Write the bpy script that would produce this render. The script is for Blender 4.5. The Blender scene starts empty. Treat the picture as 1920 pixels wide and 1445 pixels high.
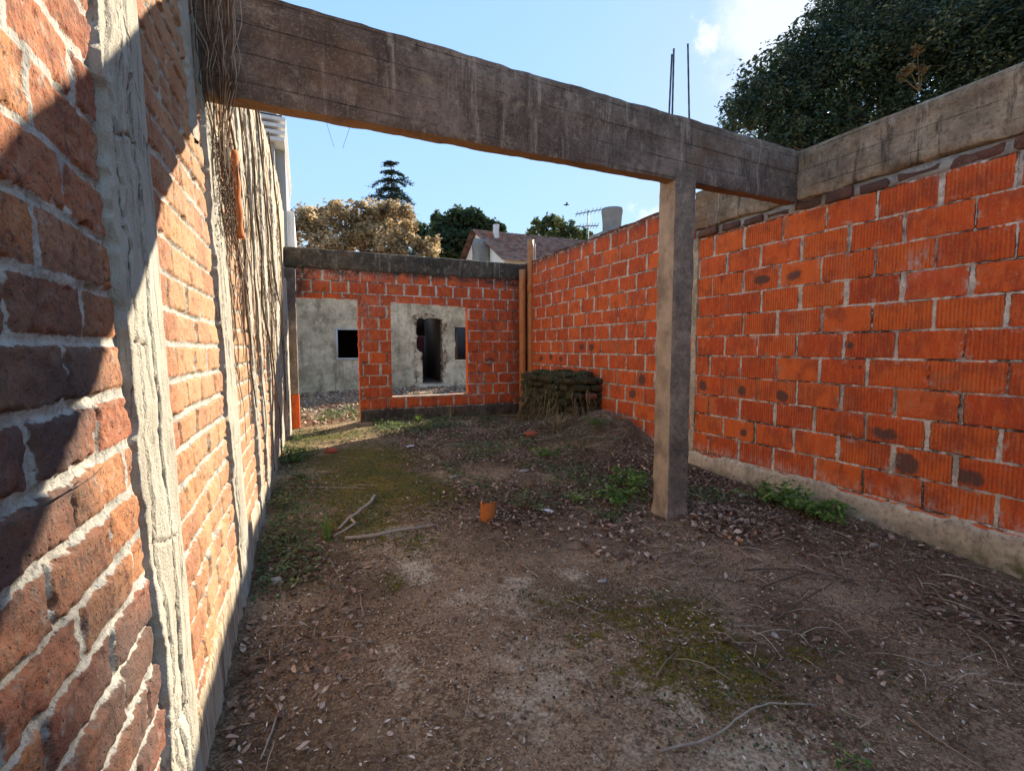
import bpy, math, random
import numpy as np
from mathutils import Vector, Matrix

scene = bpy.context.scene
COL = scene.collection
rng = np.random.default_rng(7)
random.seed(7)
H = 1.27                                     # eye height of the photographer

# ---------------------------------------------------------------- noise
def _h(ix, iy, iz, s):
    h = (ix.astype(np.int64) * 374761393 + iy.astype(np.int64) * 668265263 + iz.astype(np.int64) * 2147483647 + s * 974711) & 0xFFFFFFFF
    h = ((h ^ (h >> 13)) * 1274126177) & 0xFFFFFFFF
    h = ((h ^ (h >> 16)) * 2246822519) & 0xFFFFFFFF
    return ((h ^ (h >> 15)) & 0xFFFFFF) / float(0xFFFFFF) * 2 - 1

def vn(x, y, z=0.0, s=0):
    x = np.asarray(x, float); y = np.asarray(y, float) + 0 * x; z = np.asarray(z, float) + 0 * x
    xi, yi, zi = np.floor(x), np.floor(y), np.floor(z)
    fx, fy, fz = x - xi, y - yi, z - zi
    fx, fy, fz = [f * f * (3 - 2 * f) for f in (fx, fy, fz)]
    xi, yi, zi = xi.astype(np.int64), yi.astype(np.int64), zi.astype(np.int64)
    def c(a, b, d): return _h(xi + a, yi + b, zi + d, s)
    def L(a, b, t): return a + (b - a) * t
    p = L(L(c(0, 0, 0), c(1, 0, 0), fx), L(c(0, 1, 0), c(1, 1, 0), fx), fy)
    if not np.any(fz): return p
    q = L(L(c(0, 0, 1), c(1, 0, 1), fx), L(c(0, 1, 1), c(1, 1, 1), fx), fy)
    return L(p, q, fz)

def fbm(x, y, z=0.0, o=4, s=0, g=.5):
    t, a, n = 0, 1., 0
    for i in range(o):
        t = t + a * vn(x * 2 ** i, y * 2 ** i, np.asarray(z) * 2 ** i, s + i * 17); n += a; a *= g
    return t / n

def sm(a, b, x):
    t = np.clip((x - a) / (b - a), 0, 1); return t * t * (3 - 2 * t)

# ---------------------------------------------------------------- mesh building
class MB:
    """collects vertices, faces and per vertex attributes, then links ONE mesh object"""
    def __init__(s): s.V, s.F, s.A, s.n = [], [], [], 0
    def add(s, V, F, **attrs):
        V = np.asarray(V, float).reshape(-1, 3)
        for f in (F if isinstance(F, list) else [F]):
            s.F.append(np.asarray(f, np.int64) + s.n)
        s.V.append(V); s.A.append((len(V), attrs)); s.n += len(V)
    def build(s, name, mat, parent=None, smooth=True):
        V = np.concatenate(s.V)
        if parent is not None: V = V - np.array(parent.location)
        me = bpy.data.meshes.new(name)
        me.vertices.add(len(V)); me.vertices.foreach_set('co', V.astype(np.float32).ravel())
        loops = np.concatenate([f.ravel() for f in s.F])
        sizes = np.concatenate([np.full(len(f), f.shape[1]) for f in s.F])
        starts = np.concatenate([[0], np.cumsum(sizes)[:-1]])
        me.loops.add(len(loops)); me.loops.foreach_set('vertex_index', loops.astype(np.int32))
        me.polygons.add(len(sizes)); me.polygons.foreach_set('loop_start', starts.astype(np.int32))
        me.polygons.foreach_set('use_smooth', np.full(len(sizes), bool(smooth)))
        names = set(k for _, a in s.A for k in a)
        for k in names:
            d = np.concatenate([np.broadcast_to(np.asarray(a.get(k, 0.), float).ravel(), (n,)) if np.ndim(a.get(k, 0.)) == 0
                                else np.asarray(a[k], float).ravel() for n, a in s.A])
            at = me.attributes.new(k, 'FLOAT', 'POINT'); at.data.foreach_set('value', d.astype(np.float32))
        me.update(calc_edges=True)
        me.materials.append(mat)
        o = bpy.data.objects.new(name, me); COL.objects.link(o)
        if parent is not None: o.parent = parent
        return o

def gridfaces(n, m, keep=None):
    i = np.arange(n * m).reshape(n, m)
    f = np.stack([i[:-1, :-1], i[1:, :-1], i[1:, 1:], i[:-1, 1:]], -1)
    return f[keep] if keep is not None else f.reshape(-1, 4)

def box(mb, lo, hi, **a):
    x0, y0, z0 = lo; x1, y1, z1 = hi
    V = [(x, y, z) for z in (z0, z1) for y in (y0, y1) for x in (x0, x1)]
    F = [[0, 2, 3, 1], [4, 5, 7, 6], [0, 1, 5, 4], [2, 6, 7, 3], [0, 4, 6, 2], [1, 3, 7, 5]]
    mb.add(V, np.array(F), **a)

def rough_box(mb, lo, hi, step=.03, amp=.006, freq=9, chip=.012, seed=0, fn=None, soffit=0., lit_side=0., **a):
    """a box of fine faces with worn, chipped edges"""
    lo, hi = np.array(lo, float), np.array(hi, float)
    for ax in range(3):
        u, v = [(1, 2), (2, 0), (0, 1)][ax]
        nu = max(2, int((hi[u] - lo[u]) / step) + 1); nv = max(2, int((hi[v] - lo[v]) / step) + 1)
        U, W = np.meshgrid(np.linspace(lo[u], hi[u], nu), np.linspace(lo[v], hi[v], nv), indexing='ij')
        for side in (0, 1):
            P = np.zeros(U.shape + (3,)); P[..., u] = U; P[..., v] = W; P[..., ax] = (hi if side else lo)[ax]
            Q = P.copy()
            d = np.sort(np.stack([np.minimum(P[..., k] - lo[k], hi[k] - P[..., k]) for k in range(3)], -1), -1)
            e = d[..., 1]                                   # distance to the nearest edge
            c = (lo + hi) / 2
            n1 = fbm(P[..., 0] * 6, P[..., 1] * 6, P[..., 2] * 6, 3, seed + 5)
            w = np.exp(-(e / (chip * 1.2 + 1e-6)) ** 2) * chip * (.5 + .9 * np.clip(n1 + .2, 0, 1))
            for k in range(3):
                near = np.minimum(P[..., k] - lo[k], hi[k] - P[..., k]) < chip * 2.5
                Q[..., k] += np.where(near, -np.sign(P[..., k] - c[k]) * w, 0)
                Q[..., k] += amp * fbm(P[..., 0] * freq, P[..., 1] * freq, P[..., 2] * freq + k * 31, 4, seed + k)
            if fn is not None: Q = fn(P, Q, ax, side)
            f = gridfaces(nu, nv)
            if not side: f = f[:, ::-1]
            mb.add(Q.reshape(-1, 3), f, **dict(a, bounce_stain=soffit if (ax == 2 and side == 0) else 0., lit_side=lit_side if (ax == 0 and side == 0) else 0.))

def tube(mb, pts, r, n=6, **a):
    P = np.asarray(pts, float); r = np.broadcast_to(np.asarray(r, float), (len(P),))
    T = np.gradient(P, axis=0); T /= np.linalg.norm(T, axis=1)[:, None] + 1e-9
    ref = np.where(np.abs(T[:, 2:3]) > .9, [[1., 0, 0]], [[0, 0, 1.]])
    A = np.cross(T, ref); A /= np.linalg.norm(A, axis=1)[:, None] + 1e-9; B = np.cross(T, A)
    t = np.linspace(0, 2 * np.pi, n, endpoint=False)
    V = P[:, None] + r[:, None, None] * (np.cos(t)[None, :, None] * A[:, None] + np.sin(t)[None, :, None] * B[:, None])
    i = np.arange(len(P) * n).reshape(len(P), n); j = np.roll(i, -1, 1)
    F = np.stack([i[:-1], j[:-1], j[1:], i[1:]], -1).reshape(-1, 4)
    mb.add(V.reshape(-1, 3), [F, i[0][::-1][None], i[-1][None]], **a)

def ring_prism(mb, cx, cy, prof, n=24, **a):
    """body of revolution about a vertical axis, prof = [(r, z), ...]"""
    t = np.linspace(0, 2 * np.pi, n, endpoint=False)
    V = np.array([[(cx + r * math.cos(q), cy + r * math.sin(q), z) for q in t] for r, z in prof])
    i = np.arange(len(prof) * n).reshape(len(prof), n); j = np.roll(i, -1, 1)
    mb.add(V.reshape(-1, 3), [np.stack([i[:-1], j[:-1], j[1:], i[1:]], -1).reshape(-1, 4), i[0][::-1][None], i[-1][None]], **a)

# ---------------------------------------------------------------- tagging
def tag(o, label, cat, group=None):
    o['label'] = label; o['category'] = cat
    if group: o['group'] = group
    return o
def thing(name, label, cat, loc=(0, 0, 0), group=None):
    o = bpy.data.objects.new(name, None); COL.objects.link(o); o.location = loc
    o.empty_display_size = .2
    return tag(o, label, cat, group)

# ---------------------------------------------------------------- materials
WARM = {k: (1, .92, .76) if 'ring' in k or 'soil' in k or 'ren' in k else (1, .93, .86) for k in ('beam_concrete', 'column_concrete', 'ring_concrete', 'stained_concrete', 'cement_render', 'soil', 'old_render')}   # warm tint put into the base colours to offset blue skylight
WARM['soil'] = (1, .89, .70); WARM['cement_render'] = (1, .94, .86); WARM['ring_concrete'] = (1, .93, .82)
class Mat:
    def __init__(s, name):
        s.m = bpy.data.materials.new(name); s.m.use_nodes = True; s.t = s.m.node_tree
        s.b = s.t.nodes['Principled BSDF']; s.o = s.t.nodes['Material Output']
        s.co = s.t.nodes.new('ShaderNodeTexCoord').outputs['Object']
    def N(s, t, **k):
        n = s.t.nodes.new(t)
        for a, v in k.items(): setattr(n, a, v)
        return n
    def put(s, sock, v):
        if isinstance(v, bpy.types.NodeSocket): s.t.links.new(v, sock)
        else:
            if sock.type == 'RGBA' and len(v) == 3: v = (*v, 1)
            sock.default_value = v
    def sc(s, v, k):
        n = s.N('ShaderNodeVectorMath', operation='MULTIPLY'); s.put(n.inputs[0], v); n.inputs[1].default_value = k
        return n.outputs[0]
    def noise(s, scale, d=4, r=.6, v=None, dist=0):
        n = s.N('ShaderNodeTexNoise'); s.put(n.inputs['Vector'], v or s.co)
        n.inputs['Scale'].default_value = scale; n.inputs['Detail'].default_value = d
        n.inputs['Roughness'].default_value = r; n.inputs['Distortion'].default_value = dist
        return n.outputs['Fac']
    def voro(s, scale, v=None, feature='F1'):
        n = s.N('ShaderNodeTexVoronoi', feature=feature); s.put(n.inputs['Vector'], v or s.co); n.inputs['Scale'].default_value = scale
        return n.outputs['Distance']
    def M(s, op, a, b=0., c=None, clamp=False):
        n = s.N('ShaderNodeMath', operation=op, use_clamp=clamp); s.put(n.inputs[0], a); s.put(n.inputs[1], b)
        if c is not None: s.put(n.inputs[2], c)
        return n.outputs[0]
    def ss(s, x, a, b, lo=0., hi=1.):
        n = s.N('ShaderNodeMapRange', interpolation_type='SMOOTHSTEP')
        s.put(n.inputs[0], x)
        for i, v in zip((1, 2, 3, 4), (a, b, lo, hi)): n.inputs[i].default_value = v
        return n.outputs[0]
    def ramp(s, f, *st):
        n = s.N('ShaderNodeValToRGB'); s.put(n.inputs[0], f); e = n.color_ramp.elements
        while len(e) < len(st): e.new(.5)
        for q, (p, c) in zip(e, st): q.position = p; q.color = (*c, 1)
        return n.outputs[0]
    def mix(s, f, a, b, mode='MIX'):
        n = s.N('ShaderNodeMix', data_type='RGBA', blend_type=mode)
        s.put(n.inputs[0], f); s.put(n.inputs[6], a); s.put(n.inputs[7], b)
        return n.outputs[2]
    def at(s, name):
        n = s.N('ShaderNodeAttribute', attribute_name=name); return n.outputs['Fac']
    def xyz(s):
        n = s.N('ShaderNodeSeparateXYZ'); s.put(n.inputs[0], s.co); return n.outputs
    def bump(s, h, st=.5, d=.01, nrm=None):
        n = s.N('ShaderNodeBump'); n.inputs['Strength'].default_value = st; n.inputs['Distance'].default_value = d
        s.put(n.inputs['Height'], h)
        if nrm: s.put(n.inputs['Normal'], nrm)
        return n.outputs[0]
    def fin(s, col, rough=.9, nrm=None, spec=.2, metal=0.):
        if s.m.name in WARM: col = s.mix(1., col, WARM[s.m.name], 'MULTIPLY')
        s.put(s.b.inputs['Base Color'], col); s.put(s.b.inputs['Roughness'], rough)
        s.b.inputs['Specular IOR Level'].default_value = spec; s.b.inputs['Metallic'].default_value = metal
        if nrm: s.put(s.b.inputs['Normal'], nrm)
        return s.m
    def leafy(s, col, tr=.3, rough=.6, spec=.3):
        s.fin(col, rough, None, spec)
        t = s.N('ShaderNodeBsdfTranslucent'); s.put(t.inputs[0], col)
        x = s.N('ShaderNodeMixShader'); x.inputs[0].default_value = tr
        s.t.links.new(s.b.outputs[0], x.inputs[1]); s.t.links.new(t.outputs[0], x.inputs[2])
        s.t.links.new(x.outputs[0], s.o.inputs[0]); return s.m

def m_old_brick():
    m = Mat('old_brick'); e, r, cov, st = m.at('edge'), m.at('rnd'), m.at('cover'), m.at('dark')
    n1, n2, n3 = m.noise(14, 5, .65), m.noise(60, 4, .7), m.noise(5, 3)
    vcol = m.ramp(r, (0, (.27, .085, .048)), (.3, (.34, .12, .06)), (.55, (.40, .15, .07)), (.8, (.47, .195, .078)), (1, (.33, .17, .10)))
    c = m.mix(m.ss(n1, .5, .68, 0, .75), vcol, (.16, .06, .04))
    c = m.mix(m.ss(n2, .48, .62, 0, .55), c, (.47, .27, .15)); c = m.mix(m.ss(m.noise(120, 4, .8), .50, .60, 0, .6), c, (.10, .05, .035))
    c = m.mix(m.ss(m.noise(34, 3, .7, dist=.6), .56, .68, 0, .8), c, (.11, .055, .04))
    c = m.mix(m.ss(m.noise(22, 5, .7), .56, .72, 0, .7), c, (.42, .37, .3))
    c = m.mix(m.M('MULTIPLY', st, m.ss(n3, .3, .6, .5, .9)), c, (.09, .065, .055))
    c = m.mix(m.M('MULTIPLY', m.at('sandy'), m.ss(m.noise(4, 4, .65), .3, .65, .25, .8)), c, (.52, .31, .165))
    pits = m.ss(m.voro(70), .06, .22)
    c = m.mix(pits, m.mix(.6, c, (.03, .02, .015)), c)
    mc = m.mix(m.ss(n1, .4, .65), (.47, .435, .365), (.31, .29, .25))
    mc = m.mix(m.ss(m.noise(90, 3), .55, .68, 0, .6), mc, (.14, .13, .12))
    ee = m.M('ADD', e, m.M('MULTIPLY', m.M('SUBTRACT', m.noise(45, 4, .7), .5), .016))
    col = m.mix(m.ss(ee, -.0015, .0015), mc, c)
    vs = m.sc(m.co, (1, 1, .09))
    pl = m.ramp(m.noise(16, 5, .7, vs), (.3, (.20, .13, .085)), (.48, (.47, .37, .25)), (.62, (.58, .51, .38)), (.8, (.42, .22, .11)))
    pl = m.mix(m.ss(m.noise(42, 4, .7, vs), .56, .64, 0, .85), pl, (.10, .07, .05))
    cv = m.ss(m.M('ADD', cov, m.M('MULTIPLY', m.M('SUBTRACT', m.noise(12, 5, .7, m.sc(m.co, (1, 1, .25))), .5), 1.3)), .4, .6)
    col = m.mix(cv, col, pl)
    hgt = m.M('ADD', m.M('MULTIPLY', m.noise(120, 5, .75), .7), m.M('ADD', m.M('MULTIPLY', n2, 1.), m.M('MULTIPLY', pits, .5)))
    return m.fin(col, .92, m.bump(hgt, .75, .006))

def m_hollow():
    m = Mat('hollow_brick'); e, r, r2, st, ef = m.at('edge'), m.at('rnd'), m.at('rnd2'), m.at('dark'), m.at('pale')
    u = m.at('run')
    c = m.ramp(r, (0, (.58, .082, .022)), (.25, (.69, .104, .022)), (.5, (.77, .123, .024)), (.8, (.82, .155, .027)), (1, (.66, .098, .030)))
    c = m.mix(m.ss(m.noise(5, 4, .6), .44, .66, 0, .75), c, (.40, .075, .03))
    c = m.mix(m.ss(m.noise(3.3, 4, .65), .55, .7, 0, .5), c, (.66, .22, .085))
    c = m.mix(m.ss(m.noise(26, 5, .75, m.sc(m.co, (1, 1, .3))), .46, .64, 0, .5), c, (.84, .20, .045))
    c = m.mix(m.ss(m.noise(15, 5, .75, m.sc(m.co, (1.5, 1.5, .25))), .54, .68, 0, .6), c, (.33, .06, .03))
    w = m.M('SINE', m.M('ADD', m.M('MULTIPLY', u, 2 * math.pi / .0223), m.M('MULTIPLY', m.noise(3, 2), 2.)))
    wv = m.M('MULTIPLY', w, m.ss(r2, .15, .7))
    c = m.mix(m.M('MULTIPLY', m.ss(wv, -.1, -.85), m.ss(m.noise(16, 4, .7), .3, .58, .08, .6)), c, (.36, .06, .02))
    c = m.mix(m.ss(m.noise(60, 5, .75), .57, .68, 0, .55), c, (.56, .36, .23))
    c = m.mix(m.ss(m.noise(110, 4, .8), .56, .66, 0, .5), c, (.16, .04, .03))
    c = m.mix(m.ss(m.M('ADD', st, m.M('MULTIPLY', m.M('SUBTRACT', m.noise(30, 5, .75), .5), 1.1)), .3, .8, 0, .9), c, m.mix(m.noise(50, 3), (.075, .045, .035), (.17, .09, .065)))
    c = m.mix(m.M('MULTIPLY', ef, m.ss(m.noise(34, 5, .75, m.sc(m.co, (1, 1, .35))), .45, .62)), c, (.60, .48, .40))
    mc = m.mix(m.ss(m.noise(22, 5, .75), .38, .62), (.82, .70, .54), (.56, .45, .34))
    mc = m.mix(m.ss(m.noise(6, 3), .48, .66, 0, .6), mc, (.21, .155, .115))
    mc = m.mix(m.ss(m.noise(70, 4, .75), .56, .66, 0, .6), mc, (.10, .075, .06))
    ee = m.M('ADD', e, m.M('MULTIPLY', m.M('SUBTRACT', m.noise(26, 4, .65), .5), .022))
    k = m.ss(ee, -.0012, .0012)
    smr = m.M('MULTIPLY', m.ss(ee, .045, .0), m.ss(m.noise(11, 4, .7), .56, .68, 0, .75))
    col = m.mix(smr, m.mix(k, mc, c), mc)
    crk = m.M('MULTIPLY', m.M('MULTIPLY', m.ss(ee, -.006, -.0015), m.ss(ee, .003, -.0005)), m.ss(m.noise(4.5, 3, .6), .44, .58, 0, .95))
    col = m.mix(crk, col, (.03, .015, .012))
    g = m.at('grime')
    col = m.mix(m.M('MULTIPLY', g, m.ss(m.noise(9, 6, .75), .3, .6)), col, (.05, .045, .038))
    h = m.M('ADD', m.M('MULTIPLY', m.M('MULTIPLY', wv, k), .6), m.M('ADD', m.noise(60, 5, .75), m.M('MULTIPLY', k, .6)))
    return m.fin(col, .85, m.bump(h, .55, .006), .2)

def m_concrete(name, c0, c1, c2, boards=None, streak=1., brown=(.16, .10, .06), bb=.0):
    """board marked raw concrete: boards = height of one board"""
    m = Mat(name); x = m.xyz()
    n1, n2 = m.noise(2.6, 6, .72), m.noise(30, 5, .75)
    c = m.ramp(n1, (.36, c0), (.5, c1), (.62, c2))
    c = m.mix(m.ss(m.noise(1.0, 6, .72, m.sc(m.co, (11, 11, 1.0))), .54, .66, 0, .75 * streak), c, (.50, .43, .35))
    c = m.mix(m.ss(m.noise(1.3, 6, .72, m.sc(m.co, (8, 8, .9))), .53, .64, 0, .8 * streak), c, (.06, .048, .04))
    c = m.mix(m.ss(n2, .5, .64, 0, .5), c, (.07, .057, .048))
    c = m.mix(m.ss(m.noise(8, 6, .75), .54, .66, 0, .6), c, (.40, .34, .26))
    c = m.mix(m.ss(m.noise(1.8, 5, .7), .54, .66, 0, .6 + bb), c, brown)
    c = m.mix(m.ss(m.noise(90, 4, .8), .54, .64, 0, .45), c, (.42, .37, .30))
    c = m.mix(m.M('MULTIPLY', m.at('bounce_stain'), m.ss(m.noise(5, 5, .7), .3, .55, .35, .9)), c, (.33, .20, .10))  # underside: brown stain with bounce off the sunlit wall painted in
    hh = m.M('ADD', m.M('MULTIPLY', m.noise(110, 4, .7), .5), n2)
    if boards:
        gr = m.noise(6, 4, .6, m.sc(m.co, (2, 2, 26)))
        hh = m.M('ADD', hh, m.M('MULTIPLY', gr, 1.2))
        f = m.M('ABSOLUTE', m.M('SUBTRACT', m.M('FRACT', m.M('MULTIPLY', m.M('ADD', x[2], m.M('MULTIPLY', m.noise(3, 2), .012)), 1 / boards)), .5))
        ln = m.M('MULTIPLY', m.ss(m.M('ADD', f, m.M('MULTIPLY', m.M('SUBTRACT', m.noise(14, 4, .75), .5), .09)), .032, .004), m.ss(m.noise(1.7, 4, .7), .40, .56))
        c = m.mix(m.M('MULTIPLY', ln, .75), c, (.04, .03, .024))
        c = m.mix(m.ss(gr, .5, .8, 0, .35), c, (.07, .055, .045))
        hh = m.M('SUBTRACT', hh, m.M('MULTIPLY', ln, 2.))
    pits = m.ss(m.voro(38), .05, .16)
    big = m.ss(m.noise(4, 2), .5, .62)
    pm = m.M('MAXIMUM', pits, m.M('SUBTRACT', 1., big))
    c = m.mix(pm, (.03, .026, .022), c)
    hh = m.M('ADD', hh, m.M('MULTIPLY', pm, 1.5))
    c = m.mix(m.M('MULTIPLY', m.at('lit_side'), m.ss(m.noise(5, 5, .65, m.sc(m.co, (1.5, 1.5, 1))), .35, .6, .2, .65)), c, (.62, .53, .41))  # left face lightened, bounce from the sunlit wall put into its colour
    g = m.at('grime'); c = m.mix(m.M('MULTIPLY', g, m.ss(m.noise(6, 5, .7), .25, .65)), c, (.028, .026, .022))
    mo = m.at('moss'); c = m.mix(m.M('MULTIPLY', mo, m.ss(m.noise(14, 4), .35, .6)), c, (.12, .12, .03))
    return m.fin(c, .93, m.bump(hh, .55, .006))

def m_strip():
    m = Mat('mortar_strip'); cr = m.at('crack')
    vs = m.sc(m.co, (1, 1, .35))
    n1, n2 = m.noise(9, 5, .65, vs), m.noise(55, 4, .7, m.sc(m.co, (1, 1, .35)))
    c = m.ramp(n1, (.34, (.40, .355, .275)), (.5, (.49, .44, .345)), (.66, (.54, .50, .41)))
    c = m.mix(m.ss(n2, .55, .72, 0, .6), c, (.34, .29, .22))
    c = m.mix(m.ss(m.noise(28, 4, .7, vs), .62, .70, 0, .6), c, (.16, .13, .095))
    v2 = m.N('ShaderNodeVectorMath', operation='ADD'); m.put(v2.inputs[0], m.sc(m.co, (1, 1, .13))); m.put(v2.inputs[1], m.sc(m.N('ShaderNodeTexNoise').outputs['Color'], (.06, .06, .06)))
    fc = m.M('MULTIPLY', m.ss(m.voro(17, v2.outputs[0], 'DISTANCE_TO_EDGE'), .035, .008), m.ss(m.noise(6, 4, .7, m.sc(m.co, (1, 1, .4))), .5, .62))
    c = m.mix(m.M('MULTIPLY', fc, .6), c, (.14, .11, .08))
    c = m.mix(m.ss(cr, .25, .7, 0, .95), c, (.035, .026, .02))
    h = m.M('SUBTRACT', m.M('ADD', n2, m.M('ADD', m.M('MULTIPLY', m.noise(140, 4, .7), .6), m.M('MULTIPLY', m.noise(200, 3, .7), 1.2))), m.M('MULTIPLY', fc, 1.5))
    return m.fin(c, .92, m.bump(h, .8, .008))

def m_soil():
    m = Mat('soil'); mo, pa, lit, gr = m.at('moss'), m.at('pale'), m.at('litter'), m.at('grass')
    n1, n2, n3 = m.noise(1.8, 5, .6), m.noise(14, 3, .6), m.noise(70, 2, .6)
    c = m.ramp(n1, (.34, (.26, .185, .14)), (.5, (.42, .32, .25)), (.66, (.64, .51, .41)))
    c = m.mix(m.ss(n2, .5, .64, 0, .65), c, (.19, .128, .08))
    c = m.mix(m.ss(n3, .50, .58, 0, .75), c, (.78, .62, .46)); c = m.mix(m.ss(m.noise(130, 2, .6), .54, .64, 0, .75), c, (.10, .068, .048)); c = m.mix(m.ss(m.noise(26, 3, .65), .54, .66, 0, .65), c, (.66, .52, .385))
    c = m.mix(m.ss(m.noise(38, 3, .65), .55, .68, 0, .6), c, (.075, .052, .036))
    c = m.mix(m.ss(m.noise(1.1, 4, .6), .42, .62, 0, .55), c, (.14, .096, .068))
    c = m.mix(m.M('MULTIPLY', lit, m.ss(m.noise(10, 4, .7), .3, .6, .6, 1.)), c, m.mix(m.ss(n3, .42, .58), (.075, .05, .034), (.21, .145, .10)))
    pf = m.ss(m.M('ADD', m.M('MULTIPLY', pa, 1.25), m.M('MULTIPLY', m.M('SUBTRACT', m.noise(8, 6, .8), .5), 3.0)), .35, 1.15)
    c = m.mix(m.M('MULTIPLY', pf, m.ss(n3, .35, .6, .5, 1)), c, m.mix(m.ss(n3, .4, .6), (.66, .59, .50), (.95, .90, .80)))
    mf = m.ss(m.M('ADD', mo, m.M('MULTIPLY', m.M('SUBTRACT', m.noise(11, 6, .8), .5), 3.2)), .5, .9)
    mf = m.M('MULTIPLY', mf, m.ss(m.noise(55, 4, .8), .40, .54, .15, 1.))
    c = m.mix(mf, c, m.mix(m.ss(m.noise(40, 4), .4, .6), (.14, .135, .014), (.34, .31, .05)))
    c = m.mix(m.M('MULTIPLY', gr, m.ss(m.noise(4, 5), .35, .6)), c, (.16, .16, .05))
    peb = m.ss(m.voro(60), .12, .2)
    c = m.mix(m.M('MULTIPLY', m.M('SUBTRACT', 1., peb), m.ss(m.noise(9, 4), .48, .6)), c, (.60, .51, .42))
    h = m.M('ADD', m.M('MULTIPLY', n2, 1.3), m.M('ADD', m.M('MULTIPLY', n3, 1.2), m.M('ADD', m.M('MULTIPLY', m.noise(240, 4, .8), .5), m.M('MULTIPLY', mf, .6))))
    return m.fin(c, .97, m.bump(h, 1.0, .028), .1)

def m_rand(name, stops, tr=0., rough=.8, grain=0.):
    """one tone per leaf / chip / twig, from the attribute rnd"""
    m = Mat(name); c = m.ramp(m.at('rnd'), *stops)
    if grain: c = m.mix(m.ss(m.noise(grain, 3), .4, .7, 0, .45), c, (.03, .025, .02))
    return m.leafy(c, tr, rough) if tr else m.fin(c, rough)

def m_plain(name, col, var=.25, scale=8, rough=.8, spec=.3, bump=.3, metal=0., dirt=None, dk=(.03, .03, .03)):
    m = Mat(name); n = m.noise(scale, 5, .65)
    c = m.mix(m.ss(n, .35, .7, 0, var), col, tuple(v * .5 for v in col))
    if dirt: c = m.mix(m.ss(m.noise(dirt, 5, .7, m.sc(m.co, (3, 3, .6))), .52, .7, 0, .7), c, dk)
    return m.fin(c, rough, m.bump(m.noise(scale * 8, 4, .7), bump, .004), spec, metal)

def m_render():
    m = Mat('old_render')                      # weathered grey plaster of the house at the back
    n1, n2 = m.noise(.9, 7, .75), m.noise(5, 6, .75)
    c = m.ramp(n1, (.38, (.31, .27, .205)), (.5, (.58, .51, .41)), (.62, (.78, .70, .57)))
    c = m.mix(m.ss(n2, .48, .62, 0, .65), c, (.27, .24, .19))
    c = m.mix(m.ss(m.noise(1.6, 6, .75, m.sc(m.co, (2.5, 2.5, .4))), .52, .64, 0, .65), c, (.21, .185, .15))
    c = m.mix(m.ss(m.noise(3.1, 6, .75), .54, .64, 0, .6), c, (.62, .57, .48))
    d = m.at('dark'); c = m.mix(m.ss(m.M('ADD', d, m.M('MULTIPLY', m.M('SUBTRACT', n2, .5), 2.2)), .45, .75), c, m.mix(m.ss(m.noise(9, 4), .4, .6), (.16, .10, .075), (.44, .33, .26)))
    return m.fin(c, .95, m.bump(m.M('ADD', n2, m.noise(30, 4)), .6, .03))

def m_tiles():
    m = Mat('roof_tiles'); r = m.at('rnd')
    c = m.ramp(r, (0, (.15, .075, .05)), (.35, (.26, .12, .08)), (.7, (.36, .2, .14)), (1, (.20, .15, .13)))
    c = m.mix(m.ss(m.noise(2, 4), .5, .7, 0, .6), c, (.12, .10, .09))
    return m.fin(c, .9)

M_BRICK, M_HOLLOW, M_STRIP, M_SOIL, M_RENDER, M_TILES = m_old_brick(), m_hollow(), m_strip(), m_soil(), m_render(), m_tiles()
M_BEAM = m_concrete('beam_concrete', (.085, .064, .052), (.165, .128, .104), (.28, .225, .185), .125, .75)
M_COLUMN = m_concrete('column_concrete', (.14, .115, .095), (.24, .195, .16), (.42, .345, .27), None, .4, (.2, .15, .09))
M_RING = m_concrete('ring_concrete', (.17, .13, .095), (.34, .265, .19), (.54, .44, .32), .14, 1., (.22, .14, .08), .25)
M_DARKCON = m_concrete('stained_concrete', (.05, .043, .034), (.095, .08, .062), (.19, .165, .125), None, .9)
M_PLINTH = m_concrete('cement_render', (.44, .36, .255), (.58, .48, .345), (.70, .59, .43), None, .35, (.2, .17, .1))
M_PIPE = m_plain('orange_pipe', (.56, .20, .055), .55, 5, .45, .4, .15, dirt=3, dk=(.22, .15, .08))
M_WHITEPIPE = m_plain('pale_conduit', (.6, .58, .54), .2, 8, .5)
M_REBAR = m_plain('rebar', (.05, .06, .065), .4, 20, .6, .4)
M_STUCCO = m_plain('white_stucco', (.72, .71, .69), .12, 1.2, .8, .2, .1, dirt=.6, dk=(.5, .49, .47))
M_GREYST = m_plain('grey_stucco', (.33, .34, .35), .2, 1.5, .85, .2, .15)
M_DARKTANK = m_plain('tank_plastic', (.02, .025, .035), .3, 3, .45, .4, .05)
M_WHITEWALL = m_plain('whitewash', (.86, .83, .77), .12, 2, .85, .2, .1, dirt=1.5, dk=(.6, .57, .5))
M_ASBESTOS = m_plain('fibre_cement', (.26, .26, .25), .4, 5, .9, .2, .3, dirt=2, dk=(.07, .07, .065))
M_STONE = m_plain('stone_chimney', (.27, .26, .24), .6, 9, .95, .1, .6)
M_ALU = m_plain('antenna_metal', (.2, .21, .22), .2, 9, .5, .5, .05, .6)
M_BARK = m_plain('bark', (.14, .11, .085), .6, 14, .95, .1, .9)
M_STEM = m_plain('dead_stem', (.15, .10, .07), .7, 25, .95, .1, .6)
M_STEMPALE = m_plain('pale_stem', (.42, .34, .26), .6, 25, .95, .1, .6)
M_TWIG = m_rand('twig', ((0, (.10, .07, .045)), (.6, (.28, .20, .135)), (1, (.52, .42, .30))))
M_CLAY = m_plain('terracotta', (.58, .185, .05), .4, 20, .85, .2, .4, dirt=9, dk=(.30, .17, .10))
M_DOOR = m_plain('maroon_door', (.24, .085, .09), .35, 4, .55)
M_FRAME = m_plain('white_frame', (.52, .51, .48), .2, 6, .6)
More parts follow.
